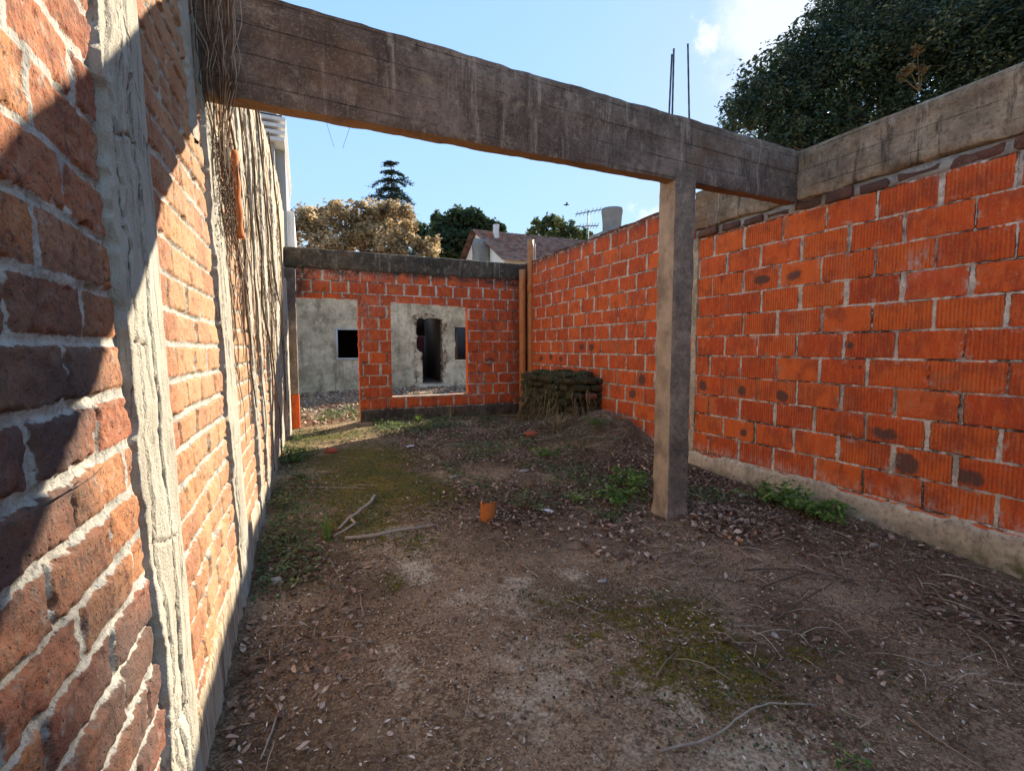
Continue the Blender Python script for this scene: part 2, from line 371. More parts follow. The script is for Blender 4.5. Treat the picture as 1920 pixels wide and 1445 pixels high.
M_GLASS = m_plain('dusty_glass', (.035, .06, .055), .4, 3, .15, .6, .02)
M_INT = m_plain('dark_interior', (.11, .09, .075), .4, 2, .95)
M_ROT = m_plain('mossy_rubble', (.085, .07, .04), 1., 14, .98, .05, 1., dirt=7, dk=(.09, .10, .02))
M_DRY = m_rand('dry_grass', ((0, (.16, .11, .055)), (.5, (.36, .26, .13)), (1, (.55, .42, .24))), .25)
M_WEED = m_rand('weed_leaf', ((0, (.06, .13, .028)), (.5, (.14, .26, .05)), (1, (.30, .40, .09))), .3)
M_IVY = m_rand('ground_cover_leaf', ((0, (.055, .085, .035)), (.5, (.12, .165, .06)), (1, (.27, .30, .12))), .3)
M_LEAFLIT = m_rand('fallen_leaf', ((0, (.11, .065, .04)), (.4, (.25, .145, .09)), (.65, (.42, .28, .19)), (.88, (.68, .54, .41)), (1, (.62, .24, .08))), .1, .75, 60)
M_CRUMB = m_rand('crumb', ((0, (.055, .038, .027)), (.5, (.18, .12, .08)), (1, (.52, .41, .30))))
M_CHIP = m_rand('pale_chip', ((0, (.36, .28, .20)), (.6, (.66, .56, .42)), (1, (.88, .80, .66))))
M_EVER = m_rand('evergreen_leaf', ((0, (.02, .036, .024)), (.5, (.05, .078, .042)), (.85, (.10, .14, .06)), (1, (.22, .22, .11))), .3, .33)
M_DRYTW = m_rand('withered_leaf', ((0, (.12, .08, .035)), (1, (.27, .19, .09))), .3)
M_TAN = m_rand('tan_leaf', ((0, (.14, .11, .07)), (.3, (.31, .215, .11)), (.6, (.49, .345, .165)), (1, (.66, .52, .33))), .45)
M_CON = m_rand('conifer_needles', ((0, (.014, .032, .026)), (1, (.045, .08, .055))), .15)
M_GRN = m_rand('green_leaf', ((0, (.025, .045, .025)), (.55, (.06, .095, .04)), (1, (.17, .20, .075))), .35)
M_LGRN = m_rand('light_green_leaf', ((0, (.05, .075, .03)), (.6, (.12, .16, .06)), (1, (.24, .26, .12))), .35)
M_PAPER = m_plain('white_scrap', (.75, .74, .71), .15, 30, .7)
M_STONEP = m_plain('pale_stone', (.34, .305, .265), .4, 30, .9)
M_REDSH = m_plain('red_shard', (.42, .09, .045), .4, 30, .85)

# ---------------------------------------------------------------- camera, light, sky
cam = bpy.data.cameras.new('camera'); co = bpy.data.objects.new('camera', cam); COL.objects.link(co)
co.location = (0, 0, H); co.rotation_euler = (math.radians(90 - 4.35), 0, math.radians(-23.05))
cam.sensor_width = 36; cam.lens = 36 * 911 / 1920; cam.clip_start = .02; cam.clip_end = 3000
scene.camera = co
SUN = np.array([1.13, 1.0, .725]); SUN /= np.linalg.norm(SUN)
sl = bpy.data.lights.new('sun', 'SUN'); so = bpy.data.objects.new('sun', sl); COL.objects.link(so)
sl.energy = 2.0; sl.angle = math.radians(.55); sl.color = (1, .90, .74)
so.rotation_euler = Vector(-SUN).to_track_quat('-Z', 'Y').to_euler()
w = bpy.data.worlds.new('World'); scene.world = w; w.use_nodes = True
nt = w.node_tree; bg = nt.nodes['Background']
sky = nt.nodes.new('ShaderNodeTexSky'); sky.sky_type = 'NISHITA'; sky.sun_disc = False
sky.sun_elevation = math.asin(SUN[2]); sky.sun_rotation = math.atan2(SUN[0], SUN[1])
sky.air_density = 1.0; sky.dust_density = .06; sky.ozone_density = 1.0
def wn(t, **k):
    n = nt.nodes.new(t)
    for a, v in k.items(): setattr(n, a, v)
    return n
hs_ = wn('ShaderNodeHueSaturation'); nt.links.new(sky.outputs[0], hs_.inputs['Color']); hs_.inputs['Saturation'].default_value = 1.06
lum = wn('ShaderNodeRGBToBW'); nt.links.new(hs_.outputs[0], lum.inputs[0])
den = wn('ShaderNodeMath', operation='MULTIPLY_ADD'); nt.links.new(lum.outputs[0], den.inputs[0]); den.inputs[1].default_value = 1 / 1.05; den.inputs[2].default_value = 1.
inv = wn('ShaderNodeMath', operation='DIVIDE'); inv.inputs[0].default_value = 1.; nt.links.new(den.outputs[0], inv.inputs[1])
cmp_ = wn('ShaderNodeVectorMath', operation='SCALE'); nt.links.new(hs_.outputs[0], cmp_.inputs[0]); nt.links.new(inv.outputs[0], cmp_.inputs['Scale'])
# small wisps of cloud at the upper right; the widest is painted sun glow
geo = wn('ShaderNodeTexCoord'); cl = None
def wisp_glow(d, size, amt):
    sub = wn('ShaderNodeVectorMath', operation='DISTANCE'); nt.links.new(geo.outputs['Generated'], sub.inputs[0]); sub.inputs[1].default_value = d
    nz = wn('ShaderNodeTexNoise'); nt.links.new(geo.outputs['Generated'], nz.inputs['Vector']); nz.inputs['Scale'].default_value = 22 * .05 / size; nz.inputs['Detail'].default_value = 6; nz.inputs['Roughness'].default_value = .62
    a = wn('ShaderNodeMath', operation='MULTIPLY_ADD'); nt.links.new(sub.outputs['Value'], a.inputs[0]); a.inputs[1].default_value = -1 / size
    n2 = wn('ShaderNodeMath', operation='MULTIPLY_ADD'); nt.links.new(nz.outputs['Fac'], n2.inputs[0]); n2.inputs[1].default_value = 3.2; n2.inputs[2].default_value = -1.1; nt.links.new(n2.outputs[0], a.inputs[2])
    r = wn('ShaderNodeMapRange', interpolation_type='SMOOTHSTEP'); nt.links.new(a.outputs[0], r.inputs[0]); r.inputs[1].default_value = -.25; r.inputs[2].default_value = .45; r.inputs[3].default_value = 0; r.inputs[4].default_value = amt
    return r.outputs[0]
def az(a, e): a, e = math.radians(a), math.radians(e); return (math.sin(a) * math.cos(e), math.cos(a) * math.cos(e), math.sin(e))
prev = cmp_.outputs[0]
for d, sz, am in ((az(43.6, 29.2), .035, .55), (az(49.5, 32.5), .2, .6), (az(38.5, 14), .05, .5), (az(35, 12), .03, .4)):
    mx = wn('ShaderNodeMix', data_type='RGBA'); nt.links.new(wisp_glow(d, sz, am), mx.inputs[0]); nt.links.new(prev, mx.inputs[6]); mx.inputs[7].default_value = (1.25, 1.25, 1.25, 1); prev = mx.outputs[2]
nt.links.new(prev, bg.inputs[0]); bg.inputs[1].default_value = .15
vs = scene.view_settings; vs.view_transform = 'Standard'; vs.look = 'None'; vs.gamma = 1; vs.exposure = 2.7

# ---------------------------------------------------------------- left wall of old bricks
def xb(Y): return -.318 + .045 * sm(5, 8.6, Y)
def SL(Y, z, d=0.):
    """the leaning face of the old wall; d = out of the wall, towards the room"""
    k = .03 * (1 - sm(2.5, 7.5, Y))
    return np.stack([xb(Y) - k * z + d, Y + 0 * z, z + 0 * Y], -1)
ZTOP = 3.6
COURSE = np.array([-.16, -.055, .05, .155, .25, .347, .45, .554, .66, .765, .86, .966, 1.068, 1.177, 1.283, 1.383, 1.49, 1.597, 1.715, 1.825] + [1.825 + .104 * i for i in range(1, 19)])
PHASE = {18: .914, 17: .98, 16: 1.072, 15: .966, 14: .867, 13: 1.013, 12: .874, 11: .97, 10: .878, 9: .968, 8: 1.066, 19: 1.052}
def brick_field(U, Z, lines, pitch, phase, jit, seed, hj=.009, vj=.008):
    """signed distance to the nearest joint and random numbers for each brick"""
    row = np.clip(np.searchsorted(lines, Z) - 1, 0, len(lines) - 2)
    z0, z1 = lines[row], lines[row + 1]
    ph = np.array([phase(i) for i in range(len(lines))])[row]
    t = (U - ph) / pitch; b = np.floor(t)
    def jt(k): return _h(k.astype(int), row, row * 0, seed) * jit
    u0, u1 = ph + b * pitch + jt(b), ph + (b + 1) * pitch + jt(b + 1)
    lo = U < u0; hi = U > u1
    b = b - lo + hi
    u0, u1 = ph + b * pitch + jt(b), ph + (b + 1) * pitch + jt(b + 1)
    vjj = vj * (1 + .8 * _h(b.astype(int), row, row * 0, seed + 3)); hjj = hj * (1 + .3 * _h(row, row * 0, row * 0, seed + 4))
    e = np.minimum(np.minimum(U - u0, u1 - U) - vjj, np.minimum(Z - z0, z1 - Z) - hjj)
    R = [(_h(b.astype(int), row, row * 0, seed + 11 + i) + 1) / 2 for i in range(4)]
    return e, R, row, b, (u0 + u1) / 2, (z0 + z1) / 2

lw = thing('brick_wall', 'tall old red brick wall with cracked pale mortar strips, sunlit with a beam shadow', 'wall', (-.4, 3.5, 0))
Y = [-1.6]
while Y[-1] < .4: Y.append(Y[-1] + .03)
while Y[-1] < 9.4: Y.append(Y[-1] + .0024 * max(1, Y[-1] / .75) ** 1.25)
Y = np.array(Y)
Z = np.concatenate([np.arange(-.15, 2.45, .0048), np.arange(2.45, ZTOP + .02, .012)])
YY, ZZ = np.meshgrid(Y, Z, indexing='ij')
wu = .004 * fbm(YY * 14, ZZ * 14, 3.3, 3, 1) + .003 * vn(YY * 3, ZZ * 3, 0, 2); wz = .004 * fbm(YY * 12, ZZ * 16, 9.1, 3, 5) + .004 * vn(YY * 4, ZZ * 2, 0, 6)
E_, R_, row, bi, uc, zc = brick_field(YY + wu, ZZ + wz, COURSE, .245, lambda i: PHASE.get(i, 1.0 + (.122 if i % 2 else 0) + .03 * math.sin(i * 5.1)), .016, 21)
cover = sm(2.6, 4.2, YY) * sm(1.3, 2.5, ZZ + .25 * (YY - 3)) * 1.1 + .25 * sm(3.2, 6, YY) + .35 * fbm(YY * 2, ZZ * .7, 0, 4, 44) * sm(2, 3, YY)
cover += 1.6 * sm(.27, .12, ZZ + .06 * vn(YY * 2, ZZ * 3, 0, 71)) * sm(1.0, 1.9, YY)          # cement skirt near the ground
bh = .007 * (R_[1] - .5) + .035 * (R_[2] - .5) * np.clip(YY - uc, -.12, .12) + .10 * (R_[3] - .5) * (ZZ - zc)
f1 = fbm(YY * 28, ZZ * 28, R_[0] * 40, 5, 31, .6)
pit = np.clip(vn(YY * 34, ZZ * 34, 2.2, 90) - .35, 0, 1)
chipb = np.clip(fbm(YY * 9, ZZ * 9, R_[1] * 30, 3, 52) - .25, 0, 1) * .03 * sm(.06, .0, E_)
bh = bh + .0048 * f1 - .009 * pit - chipb
mh = -.011 + .008 * fbm(YY * 22, ZZ * 22, 5.5, 4, 61) + .012 * np.clip(vn(YY * 5, ZZ * 5, 0, 66), 0, 1)
hh = mh + (bh - mh) * sm(-.004, .006 , E_ + .006 * vn(YY * 60, ZZ * 60, 0, 3))
ch = .004 + .014 * fbm(YY * 18, ZZ * 5, 1.7, 5, 81)
cm = sm(.35, .65, cover)
hh = hh + (ch - hh) * cm
for yl_, sd in ((1.285 + .02 * np.sin(ZZ * 3.1), 100), (2.60 - .03 * ZZ, 200)):
    le = yl_ + .016 * fbm(ZZ * 7, ZZ * 0, 0, 4, sd) + .008 * vn(ZZ * 45, ZZ * 0, 0, sd + 9) + .012 * np.clip(vn(ZZ * 11, ZZ * 0, 0, sd + 19), -.2, 1)
    gw = .010 + .006 * vn(ZZ * 4, 0 * ZZ, 0, sd + 3)
    hh = hh - .05 * sm(-gw, -gw * .55, YY - le) * sm(.02, .01, YY - le)
dark = sm(.2, .6, fbm(YY * 1.6, ZZ * 1.6, 0, 3, 97) + .55 * sm(1.25, .8, YY) * sm(1.9, 1.2, ZZ) - .1) * sm(2.2, 1.1, YY)
mb = MB()
P = SL(YY, ZZ, hh)
mb.add(P.reshape(-1, 3), gridfaces(*YY.shape), edge=E_, rnd=R_[0], cover=cover, dark=dark, sandy=sm(1.4, 2.0, YY))
o_lo = SL(Y, 0 * Y - .15, -.012); o_hi = SL(Y, 0 * Y + ZTOP, -.012)
ns = 40; ys = np.linspace(-1.6, 9.4, ns)
A, B = SL(ys, 0 * ys + ZTOP + .008, 0.), SL(ys, 0 * ys + ZTOP + .008, -.26); C2, D = SL(ys, 0 * ys - .15, -.26), SL(ys, 0 * ys - .15, 0)
Bk = np.stack([A, B, C2, D], 1)
i = np.arange(ns * 4).reshape(ns, 4)
mb.add(Bk.reshape(-1, 3), [np.concatenate([np.stack([i[:-1, k], i[1:, k], i[1:, k + 1], i[:-1, k + 1]], -1) for k in (0, 1)]), i[0][None], i[-1][::-1][None]], edge=-.1, cover=.9)
mb.build('brickwork', M_BRICK, lw)

def strip(yl, yr, z0, z1, seed, thick=.024, smoothpart=.36, cracks=3, dz=.006, du=.005):
    """a vertical band of cracked cement stuck on the wall; yl(z), yr(z) give its two edges"""
    z = np.arange(z0, z1, dz); n = max(14, int((yr(z0) - yl(z0)) / du))
    t = np.linspace(0, 1, n)
    T, Zs = np.meshgrid(t, z, indexing='ij')
    l = yl(Zs) + .016 * fbm(Zs * 7, Zs * 0, 0, 4, seed) + .008 * vn(Zs * 45, Zs * 0, 0, seed + 9) + .012 * np.clip(vn(Zs * 11, Zs * 0, 0, seed + 19), -.2, 1); r = yr(Zs) + .012 * fbm(Zs * 6, Zs * 0, 3, 4, seed + 1)
    Ys = l + (r - l) * T; wdt = r - l
    el, er = T * wdt, (1 - T) * wdt
    rough = sm(1 - smoothpart + .08, 1 - smoothpart - .08, T + .08 * vn(Zs * 3, Zs * 0, 0, seed + 5))
    d = thick * (.95 + .14 * vn(Zs * 1.1, T * 5, 0, seed + 2))
    d = d + rough * ((.0045 * fbm(Ys * 16, Zs * 12, 1, 5, seed + 3, .6) + .004 * np.sign(vn(Ys * 9, Zs * 5, 3, seed + 13)) * sm(0, .25, np.abs(vn(Ys * 9, Zs * 5, 3, seed + 13)))) + .0018 * fbm(Ys * 90, Zs * 60, 1, 3, seed + 8)) + (1 - rough) * .003 * fbm(Ys * 20, Zs * 12, 2, 3, seed + 4)
    d = d * sm(0, .007, el) * (.15 + .85 * sm(0, .035, er)) - .02 * (1 - sm(0, .004, el)) - .012 * (1 - sm(0, .006, er))
    crk = np.zeros_like(d)
    for k in range(cracks):
        c = (.10 + .52 * (k + .5) / cracks) + .07 * fbm(Zs * 1.6, 0 * Zs, k, 4, seed + 20 + k) + .03 * vn(Zs * 14, 0 * Zs, k, seed + 40 + k)
        amp = sm(-.25, .2, fbm(Zs * 1.6, 0 * Zs, k * 3, 3, seed + 60 + k) + .18)
        wv = .0022 + .004 * np.clip(vn(Zs * 5, 0 * Zs, k, seed + 70 + k) + .1, 0, 1)
        g = np.exp(-((T - c) * wdt / wv) ** 2) * amp
        if k == 0:
            for zc_ in np.arange(z0 + .3, z1, .47):
                zz_ = zc_ + .05 * vn(Ys * 9, 0 * Ys, zc_, seed + 90); g = np.maximum(g, np.exp(-((Zs - zz_) / .003) ** 2) * (T < .55 + .2 * math.sin(zc_ * 9)) * (T > .1))
        crk = np.maximum(crk, g); d = d - .014 * g + .003 * np.sign(T - c) * np.exp(-((T - c) * wdt / .02) ** 2) * amp
    m = MB(); m.add(SL(Ys, Zs, d).reshape(-1, 3), gridfaces(*Ys.shape), crack=crk)
    return m.build('mortar_strip', M_STRIP, lw)
strip(lambda z: 1.285 + .02 * np.sin(z * 3.1), lambda z: 1.59 + .015 * z, .02, 3.55, 100, .013, .40, 3)
strip(lambda z: 2.60 - .03 * z, lambda z: 2.96 - .01 * z, .02, 3.55, 200, .015, .30, 2, .008, .007)
strip(lambda z: 3.72 + .02 * z, lambda z: 3.98 + .02 * z, .02, 3.55, 300, .018, .3, 2, .012, .01)
strip(lambda z: 4.32 + .02 * z, lambda z: 4.60 + 0 * z, .02, 3.5, 400, .02, .3, 2, .014, .012)
strip(lambda z: 5.15 + .02 * z, lambda z: 5.5 + 0 * z, .02, 3.5, 500, .022, .3, 2, .016, .014)
strip(lambda z: 6.3 + 0 * z, lambda z: 6.75 + 0 * z, .02, 3.5, 600, .025, .3, 2, .018, .02)
strip(lambda z: 2.26 + .02 * np.sin(z * 4), lambda z: 2.40 + .02 * np.sin(z * 3), 2.10, 3.5, 700, .012, .5, 1, .01, .01)
strip(lambda z: 7.85 + 0 * z, lambda z: 8.35 + 0 * z, -.05, 2.3, 800, .05, .4, 1, .02, .02)

# clay tile piece stuck in the wall behind the beam
m = MB(); zt = np.linspace(1.93, 2.42, 24)
tube(m, SL(3.36 - .10 * (zt - 2.2), zt, .02), .038 + .004 * np.sin(zt * 40), 12)
tag(m.build('clay_tile', M_CLAY, None), 'orange clay tile stuck upright in the old brick wall behind the beam', 'tile')

# ---------------------------------------------------------------- hollow brick walls
def hollow_field(U, Z, seed, base=.185, pitch=.2015, len_=.382, ph=(3.80, 3.612), n=15):
    lines = np.array([base + pitch * i for i in range(-2, n)])
    wu = .004 * fbm(U * 9, Z * 9, 0, 3, seed); wz = .004 * fbm(U * 6, Z * 9, 4, 3, seed + 1)
    e, R, row, b, uc, zc = brick_field(U + wu, Z + wz, lines, len_, lambda i: ph[0] if i % 2 == 0 else ph[1], .013, seed + 2, .0066 if seed == 300 else .0088, .012 if seed == 300 else .015)
    e2 = e + .004 * vn(U * 30, Z * 30, 0, seed + 4)
    bh = .007 * (R[1] - .5) + .03 * (R[2] - .5) * np.clip(U - uc, -.19, .19) + .0015 * fbm(U * 20, Z * 20, 0, 3, seed + 5)
    mh = -.006 + .006 * fbm(U * 22, Z * 22, 2, 4, seed + 6) + .007 * np.clip(vn(U * 3.3, Z * 5, 0, seed + 7), 0, 1)
    gap = sm(.62, .75, R[3]) * sm(.02, .0, U - (uc - len_ / 2)) * sm(-.02, 0, U - (uc - len_ / 2))
    mh = mh - .03 * gap
    h = mh + (bh - mh) * sm(-.003, .004, e2)
    return e, R, h, uc, zc

def warpR(P):
    """the far stretch of the right wall turns slightly outwards"""
    s = 1 + .045 * np.clip((P[..., 1:2] - 4.2) / 3.8, 0, 1.3)
    c = np.array([0, 0, H]); return c + (P - c) * s
XR = 3.83
STAINS = [(2.904, 1.891, .085, .05), (3.22, 1.89, .09, .045), (3.89, .88, .06, .06), (3.395, .868, .052, .062), (2.968, .859, .055, .06), (3.358, .474, .045, .045), (2.153, .658, .105, .052), (2.002, .467, .092, .072), (1.642, .461, .074, .06),
          (2.408, 1.292, .028, .03), (2.385, 1.13, .016, .016), (2.335, 1.13, .016, .016), (4.893, .884, .085, .075), (5.076, .693, .09, .07), (7.687, 1.102, .07, .06), (7.31, 1.124, .06, .05), (6.968, 1.099, .07, .06), (6.066, 1.281, .07, .06), (6.328, 1.296, .06, .05)]
def right_part(y0, y1, step, ztop, parent, seed, ph):
    Yv = np.arange(y0, y1 + step, step); Zv = np.arange(.0, ztop + step, min(step, .012))
    U, Zg = np.meshgrid(Yv, Zv, indexing='ij')
    e, R, h, uc, zc = hollow_field(U, Zg, seed, ph=ph)
    st = np.zeros_like(U)
    for q_, (a, b, ra, rb) in enumerate(STAINS):
        wx, wz_ = .35 * ra * fbm(U * 14, Zg * 14, q_ * 5, 3, 3), .35 * rb * fbm(U * 14, Zg * 14, q_ * 5 + 9, 3, 3)
        st = np.maximum(st, (.75 + .5 * ((q_ * 37) % 10) / 10) * (1.15 - ((U - a + wx) / ra) ** 2 * .8 - ((Zg - b + wz_) / rb) ** 2 * .8))
    st = np.clip(st, 0, 1)
    pale = np.exp(-((U - 1.983) / .09) ** 2 - ((Zg - 1.853) / .08) ** 2) + .55 * np.exp(-((Zg - .22) / .05) ** 2)
    P = np.stack([XR - h, U, Zg], -1)
    grime = .75 * sm(ztop - .16, ztop, Zg + .05 * vn(U * 4, Zg * 4, 0, 8)) * (1 if y0 > 4 else .0)
    m = MB(); m.add(warpR(P).reshape(-1, 3), gridfaces(*U.shape)[:, ::-1], edge=e, rnd=R[0], rnd2=R[2], dark=st, pale=pale, run=U, grime=grime)
    ys = np.linspace(y0, y1, 20)
    Bk = np.stack([np.stack([0 * ys + x, ys, 0 * ys + z], -1) for x, z in ((XR + .012, ztop), (XR + .17, ztop), (XR + .17, -.2), (XR + .012, -.2))], 1)
    Bk = warpR(Bk); i = np.arange(80).reshape(20, 4)
    m.add(Bk.reshape(-1, 3), [np.concatenate([np.stack([i[:-1, k], i[1:, k], i[1:, (k + 1) % 4], i[:-1, (k + 1) % 4]], -1) for k in range(4)]), i[0][None], i[-1][None]], edge=-.1, grime=.6)
    return m.build('brickwork', M_HOLLOW, parent)
rw = thing('hollow_brick_wall', 'long orange hollow brick wall right of the concrete column, under a concrete ring beam', 'wall', (3.9, 1.5, 0))
right_part(-1.5, 4.06, .011, 2.40, rw, 300, (3.80, 3.612))
rw2 = thing('hollow_brick_wall', 'orange hollow brick wall left of the concrete column, running back to the pipes', 'wall', (3.95, 6.3, 0))
right_part(4.06, 8.72, .014, 2.83, rw2, 340, (5.995, 5.80))
# cement skirt along its foot, with a smeared upper edge
def skirt(y0, y1, parent, seed):
    ys = np.arange(y0, y1, .02); zs = np.linspace(-.25, 1, 40)
    U, T = np.meshgrid(ys, np.linspace(0, 1, 44), indexing='ij')
    top = .185 + .035 * fbm(U * 3.5, U * 0, 0, 4, seed) + .012 * vn(U * 22, U * 0, 0, seed + 2) - .03 * sm(2.4, 3.4, U) * 0
    Zg = -.25 + (top + .25) * T
    d = .020 + .006 * fbm(U * 9, Zg * 9, 0, 4, seed + 1) - .03 * sm(.93, 1, T) + .02 * sm(.25, -.05, Zg)
    P = np.stack([XR - d, U, Zg], -1)
    gm = .5 * sm(.09, -.02, Zg + .04 * vn(U * 5, Zg * 5, 0, 9))
    m = MB(); m.add(warpR(P).reshape(-1, 3), gridfaces(*U.shape)[:, ::-1], grime=gm, moss=sm(.08, .0, Zg) * sm(1.9, 1.2, U))
    m.build('plinth', M_PLINTH, parent)
skirt(-1.5, 4.3, rw, 400); skirt(4.3, 8.7, rw2, 430)
# thin course of broken old bricks and the ring beam
m = MB(); y = -1.5; k = 0
while y < 4.3:
    l = random.uniform(.20, .30); dd = random.uniform(-.02, .015)
    rough_box(m, (XR - .012 + dd, y, 2.405 + random.uniform(-.008, .008)), (XR + .12, y + l, 2.485 + random.uniform(-.01, .02)), .02, .010, 14, .016, k, edge=.1, rnd=random.uniform(0, .45), dark=.9)
    y += l + random.uniform(.012, .05); k += 1
box(m, (XR + .012, -1.5, 2.395), (XR + .16, 4.3, 2.50), edge=-.1)
m.build('brick_course', M_BRICK, rw)
def ringfn(P, Q, ax, side):
    b = np.floor((P[..., 2] + .004 * vn(P[..., 1] * 2, P[..., 2] * 0, 0, 4)) / .14)
    Q[..., 0] += .007 * _h(b.astype(int), b.astype(int) * 0, b.astype(int) * 0, 3)
    low = sm(2.62, 2.50, P[..., 2]); Q[..., 2] += low * .022 * fbm(P[..., 1] * 5, P[..., 0] * 5, 0, 4, 15)
    Q[..., 0] += low * .02 * fbm(P[..., 1] * 9, P[..., 2] * 9, 0, 4, 16)
    return Q
m = MB(); rough_box(m, (XR - .028, -1.5, 2.50), (XR + .17, 4.06, 2.90), .025, .006, 7, .014, 77, ringfn)
m.build('ring_beam', M_RING, rw)
m = MB(); rough_box(m, (XR - .02, 3.99, .16), (XR + .01, 4.075, 2.42), .02, .012, 9, .012, 78); m.build('mortar_seam', M_PLINTH, rw)
m = MB(); rough_box(m, (XR - .012, 4.1, 2.815), (XR + .18, 8.75, 2.86), .04, .012, 8, .02, 79, lambda P, Q, a, s: warpR(Q), grime=.8); m.build('coping', M_DARKCON, rw2)

# ---------------------------------------------------------------- cross beam, column, rods
YL, YR_ = 2.535, 2.885
def beam_y(x): return YL + (YR_ - YL) * (x + .42) / 4.24
bm = thing('concrete_beam', 'long dark board marked concrete beam spanning the room between both walls', 'beam', (1.7, 2.75, 2.4))
def beamfn(P, Q, ax, side):
    t = (P[..., 0] + .42) / 4.24
    b = np.floor(P[..., 2] / .125)
    s = np.where(P[..., 1] < .05, 1, -1)
    bb = b.astype(int); Q[..., 1] += .006 * _h(bb, bb * 0 + (P[..., 0] > 1.3), bb * 0, 9) * s
    low = sm(.07, .0, P[..., 2]); Q[..., 2] += low * .007 * np.clip(fbm(P[..., 0] * 9, P[..., 1] * 9, 0, 4, 33), -.2, 1)
    top = sm(.38, .44, P[..., 2]); Q[..., 2] -= top * .007 * np.clip(fbm(P[..., 0] * 7, P[..., 1] * 4, 0, 4, 34), 0, 1)
    Q[..., 1] += beam_y(P[..., 0]); Q[..., 2] = Q[..., 2] * (1.09 - .13 * t) + (2.372 + .105 * t)
    return Q
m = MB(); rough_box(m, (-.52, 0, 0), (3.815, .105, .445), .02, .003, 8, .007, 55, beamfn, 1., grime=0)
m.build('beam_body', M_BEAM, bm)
for (x, y, zt, lean) in ((2.405, 2.80, 3.33, 0), (2.445, 2.885, 3.35, -.015), (2.60, 2.84, 3.42, .03)):
    m = MB(); zz = np.linspace(2.80, zt, 14)
    tube(m, np.stack([x - lean * (zz - 2.8) / .5, y + 0 * zz, zz], -1), .006 + .0008 * (np.arange(14) % 2), 6); m.build('rebar', M_REBAR, bm)
cl = thing('concrete_column', 'square grey concrete column standing under the beam in front of the right wall', 'column', (2.515, 2.855, 0))
def colfn(P, Q, ax, side):
    Q[..., 0] += .004 * vn(P[..., 2] * 2, 0 * P[..., 2], 0, 3); low = sm(.12, 0, P[..., 2])
    Q[..., :2] += low[..., None] * (Q[..., :2] - np.array([2.515, 2.855])) * .12
    return Q
m = MB(); g = 0
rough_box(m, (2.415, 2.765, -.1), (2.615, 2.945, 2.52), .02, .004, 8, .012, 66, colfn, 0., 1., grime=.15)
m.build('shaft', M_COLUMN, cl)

# ---------------------------------------------------------------- wall at the back with door and window openings
YB = 8.68
def perforated(mb, Xs, Zs, keep, depth, front, attrs, rattrs, flip=False):
    """front sheet with holes, back sheet and the reveals round every hole; front() gives points"""
    U, V = np.meshgrid(Xs, Zs, indexing='ij'); n, k = U.shape
    Pf = front(U, V); mb.add(Pf.reshape(-1, 3), gridfaces(n, k, keep), **attrs(U, V))
    i = np.arange(n * k).reshape(n, k)
    K = np.zeros((n + 1, k + 1), bool); K[1:-1, 1:-1] = keep
    Q = []
    a = K[:-1, 1:-1] != K[1:, 1:-1]          # vertical edges between cells
    I, J = np.nonzero(a); Q.append(np.stack([i[I, J], i[I, J + 1]], -1))
    b = K[1:-1, :-1] != K[1:-1, 1:]
    I, J = np.nonzero(b); Q.append(np.stack([i[I, J], i[I + 1, J]], -1))
    E = np.concatenate(Q); F3 = Pf.reshape(-1, 3)
    A, B = F3[E[:, 0]], F3[E[:, 1]]; d = np.array([0, depth, 0])
    V4 = np.stack([A, B, B + d, A + d], 1).reshape(-1, 3)
    mb.add(V4, np.arange(len(V4)).reshape(-1, 4), **rattrs)
    mb.add((Pf + d).reshape(-1, 3), gridfaces(n, k, keep)[:, ::-1], **attrs(U, V))
bw = thing('hollow_brick_wall', 'low orange hollow brick wall at the back with a doorway and a window opening', 'wall', (1.8, 8.8, 0))
Xs = np.arange(-.10, 4.06, .0115); Zs = np.arange(0., 2.60, .0125)
cx, cz = (Xs[:-1] + Xs[1:]) / 2, (Zs[:-1] + Zs[1:]) / 2
CX, CZ = np.meshgrid(cx, cz, indexing='ij')
w1 = .006 * vn(CX * 12, CZ * 12, 0, 5)
door = (CX + w1 < .853) & (CX > -.105) & (CZ + w1 < 2.105)
win = (CX + w1 > 1.395) & (CX + w1 < 2.80) & (CZ + w1 > .40 + .018 * (CX - 1.4)) & (CZ + w1 < 2.085 - .03 * (CX - 1.4))
keep = ~(door | win)
def bwf(U, V):
    e, R, h, uc, zc = hollow_field(U, V, 500, .21, .1985, .3, (1.02, .90)); return np.stack([U, YB - h, V], -1)
def bwa(U, V):
    e, R, h, uc, zc = hollow_field(U, V, 500, .21, .1985, .3, (1.02, .90))
    pale = .7 * sm(2.25, 2.55, V) * sm(2.0, .5, U) + .3 * sm(.5, .8, vn(U * 2, V * 2, 0, 2))
    gr = .9 * sm(2.42, 2.56, V + .06 * vn(U * 5, V * 3, 0, 8)) + .85 * sm(.30, .14, V) + .5 * sm(3.5, 4.0, U) + .75 * sm(.25, -.05, U)
    st = np.exp(-((U - 3.25) / .09) ** 2 - ((V - 1.02) / .1) ** 2) + np.exp(-((U - .93) / .07) ** 2 - ((V - 1.02) / .05) ** 2)
    return dict(edge=e, rnd=R[0] * .55, rnd2=R[2] * .7, dark=st, pale=pale, run=U, grime=np.clip(gr + .18, 0, 1))
m = MB(); perforated(m, Xs, Zs, keep, .13, bwf, bwa, dict(edge=.1, rnd=.7, rnd2=.0))
m.build('brickwork', M_HOLLOW, bw)
m = MB(); rough_box(m, (-.27, YB - .022, 2.565), (4.08, YB + .17, 2.895), .03, .010, 6, .018, 90, None, grime=.55); m.build('ring_beam', M_DARKCON, bw)
def plfn(P, Q, ax, side):
    Q[..., 2] += np.where(P[..., 2] > .1, .02 * fbm(P[..., 0] * 4, 0 * P[..., 0], 0, 4, 6), 0); return Q
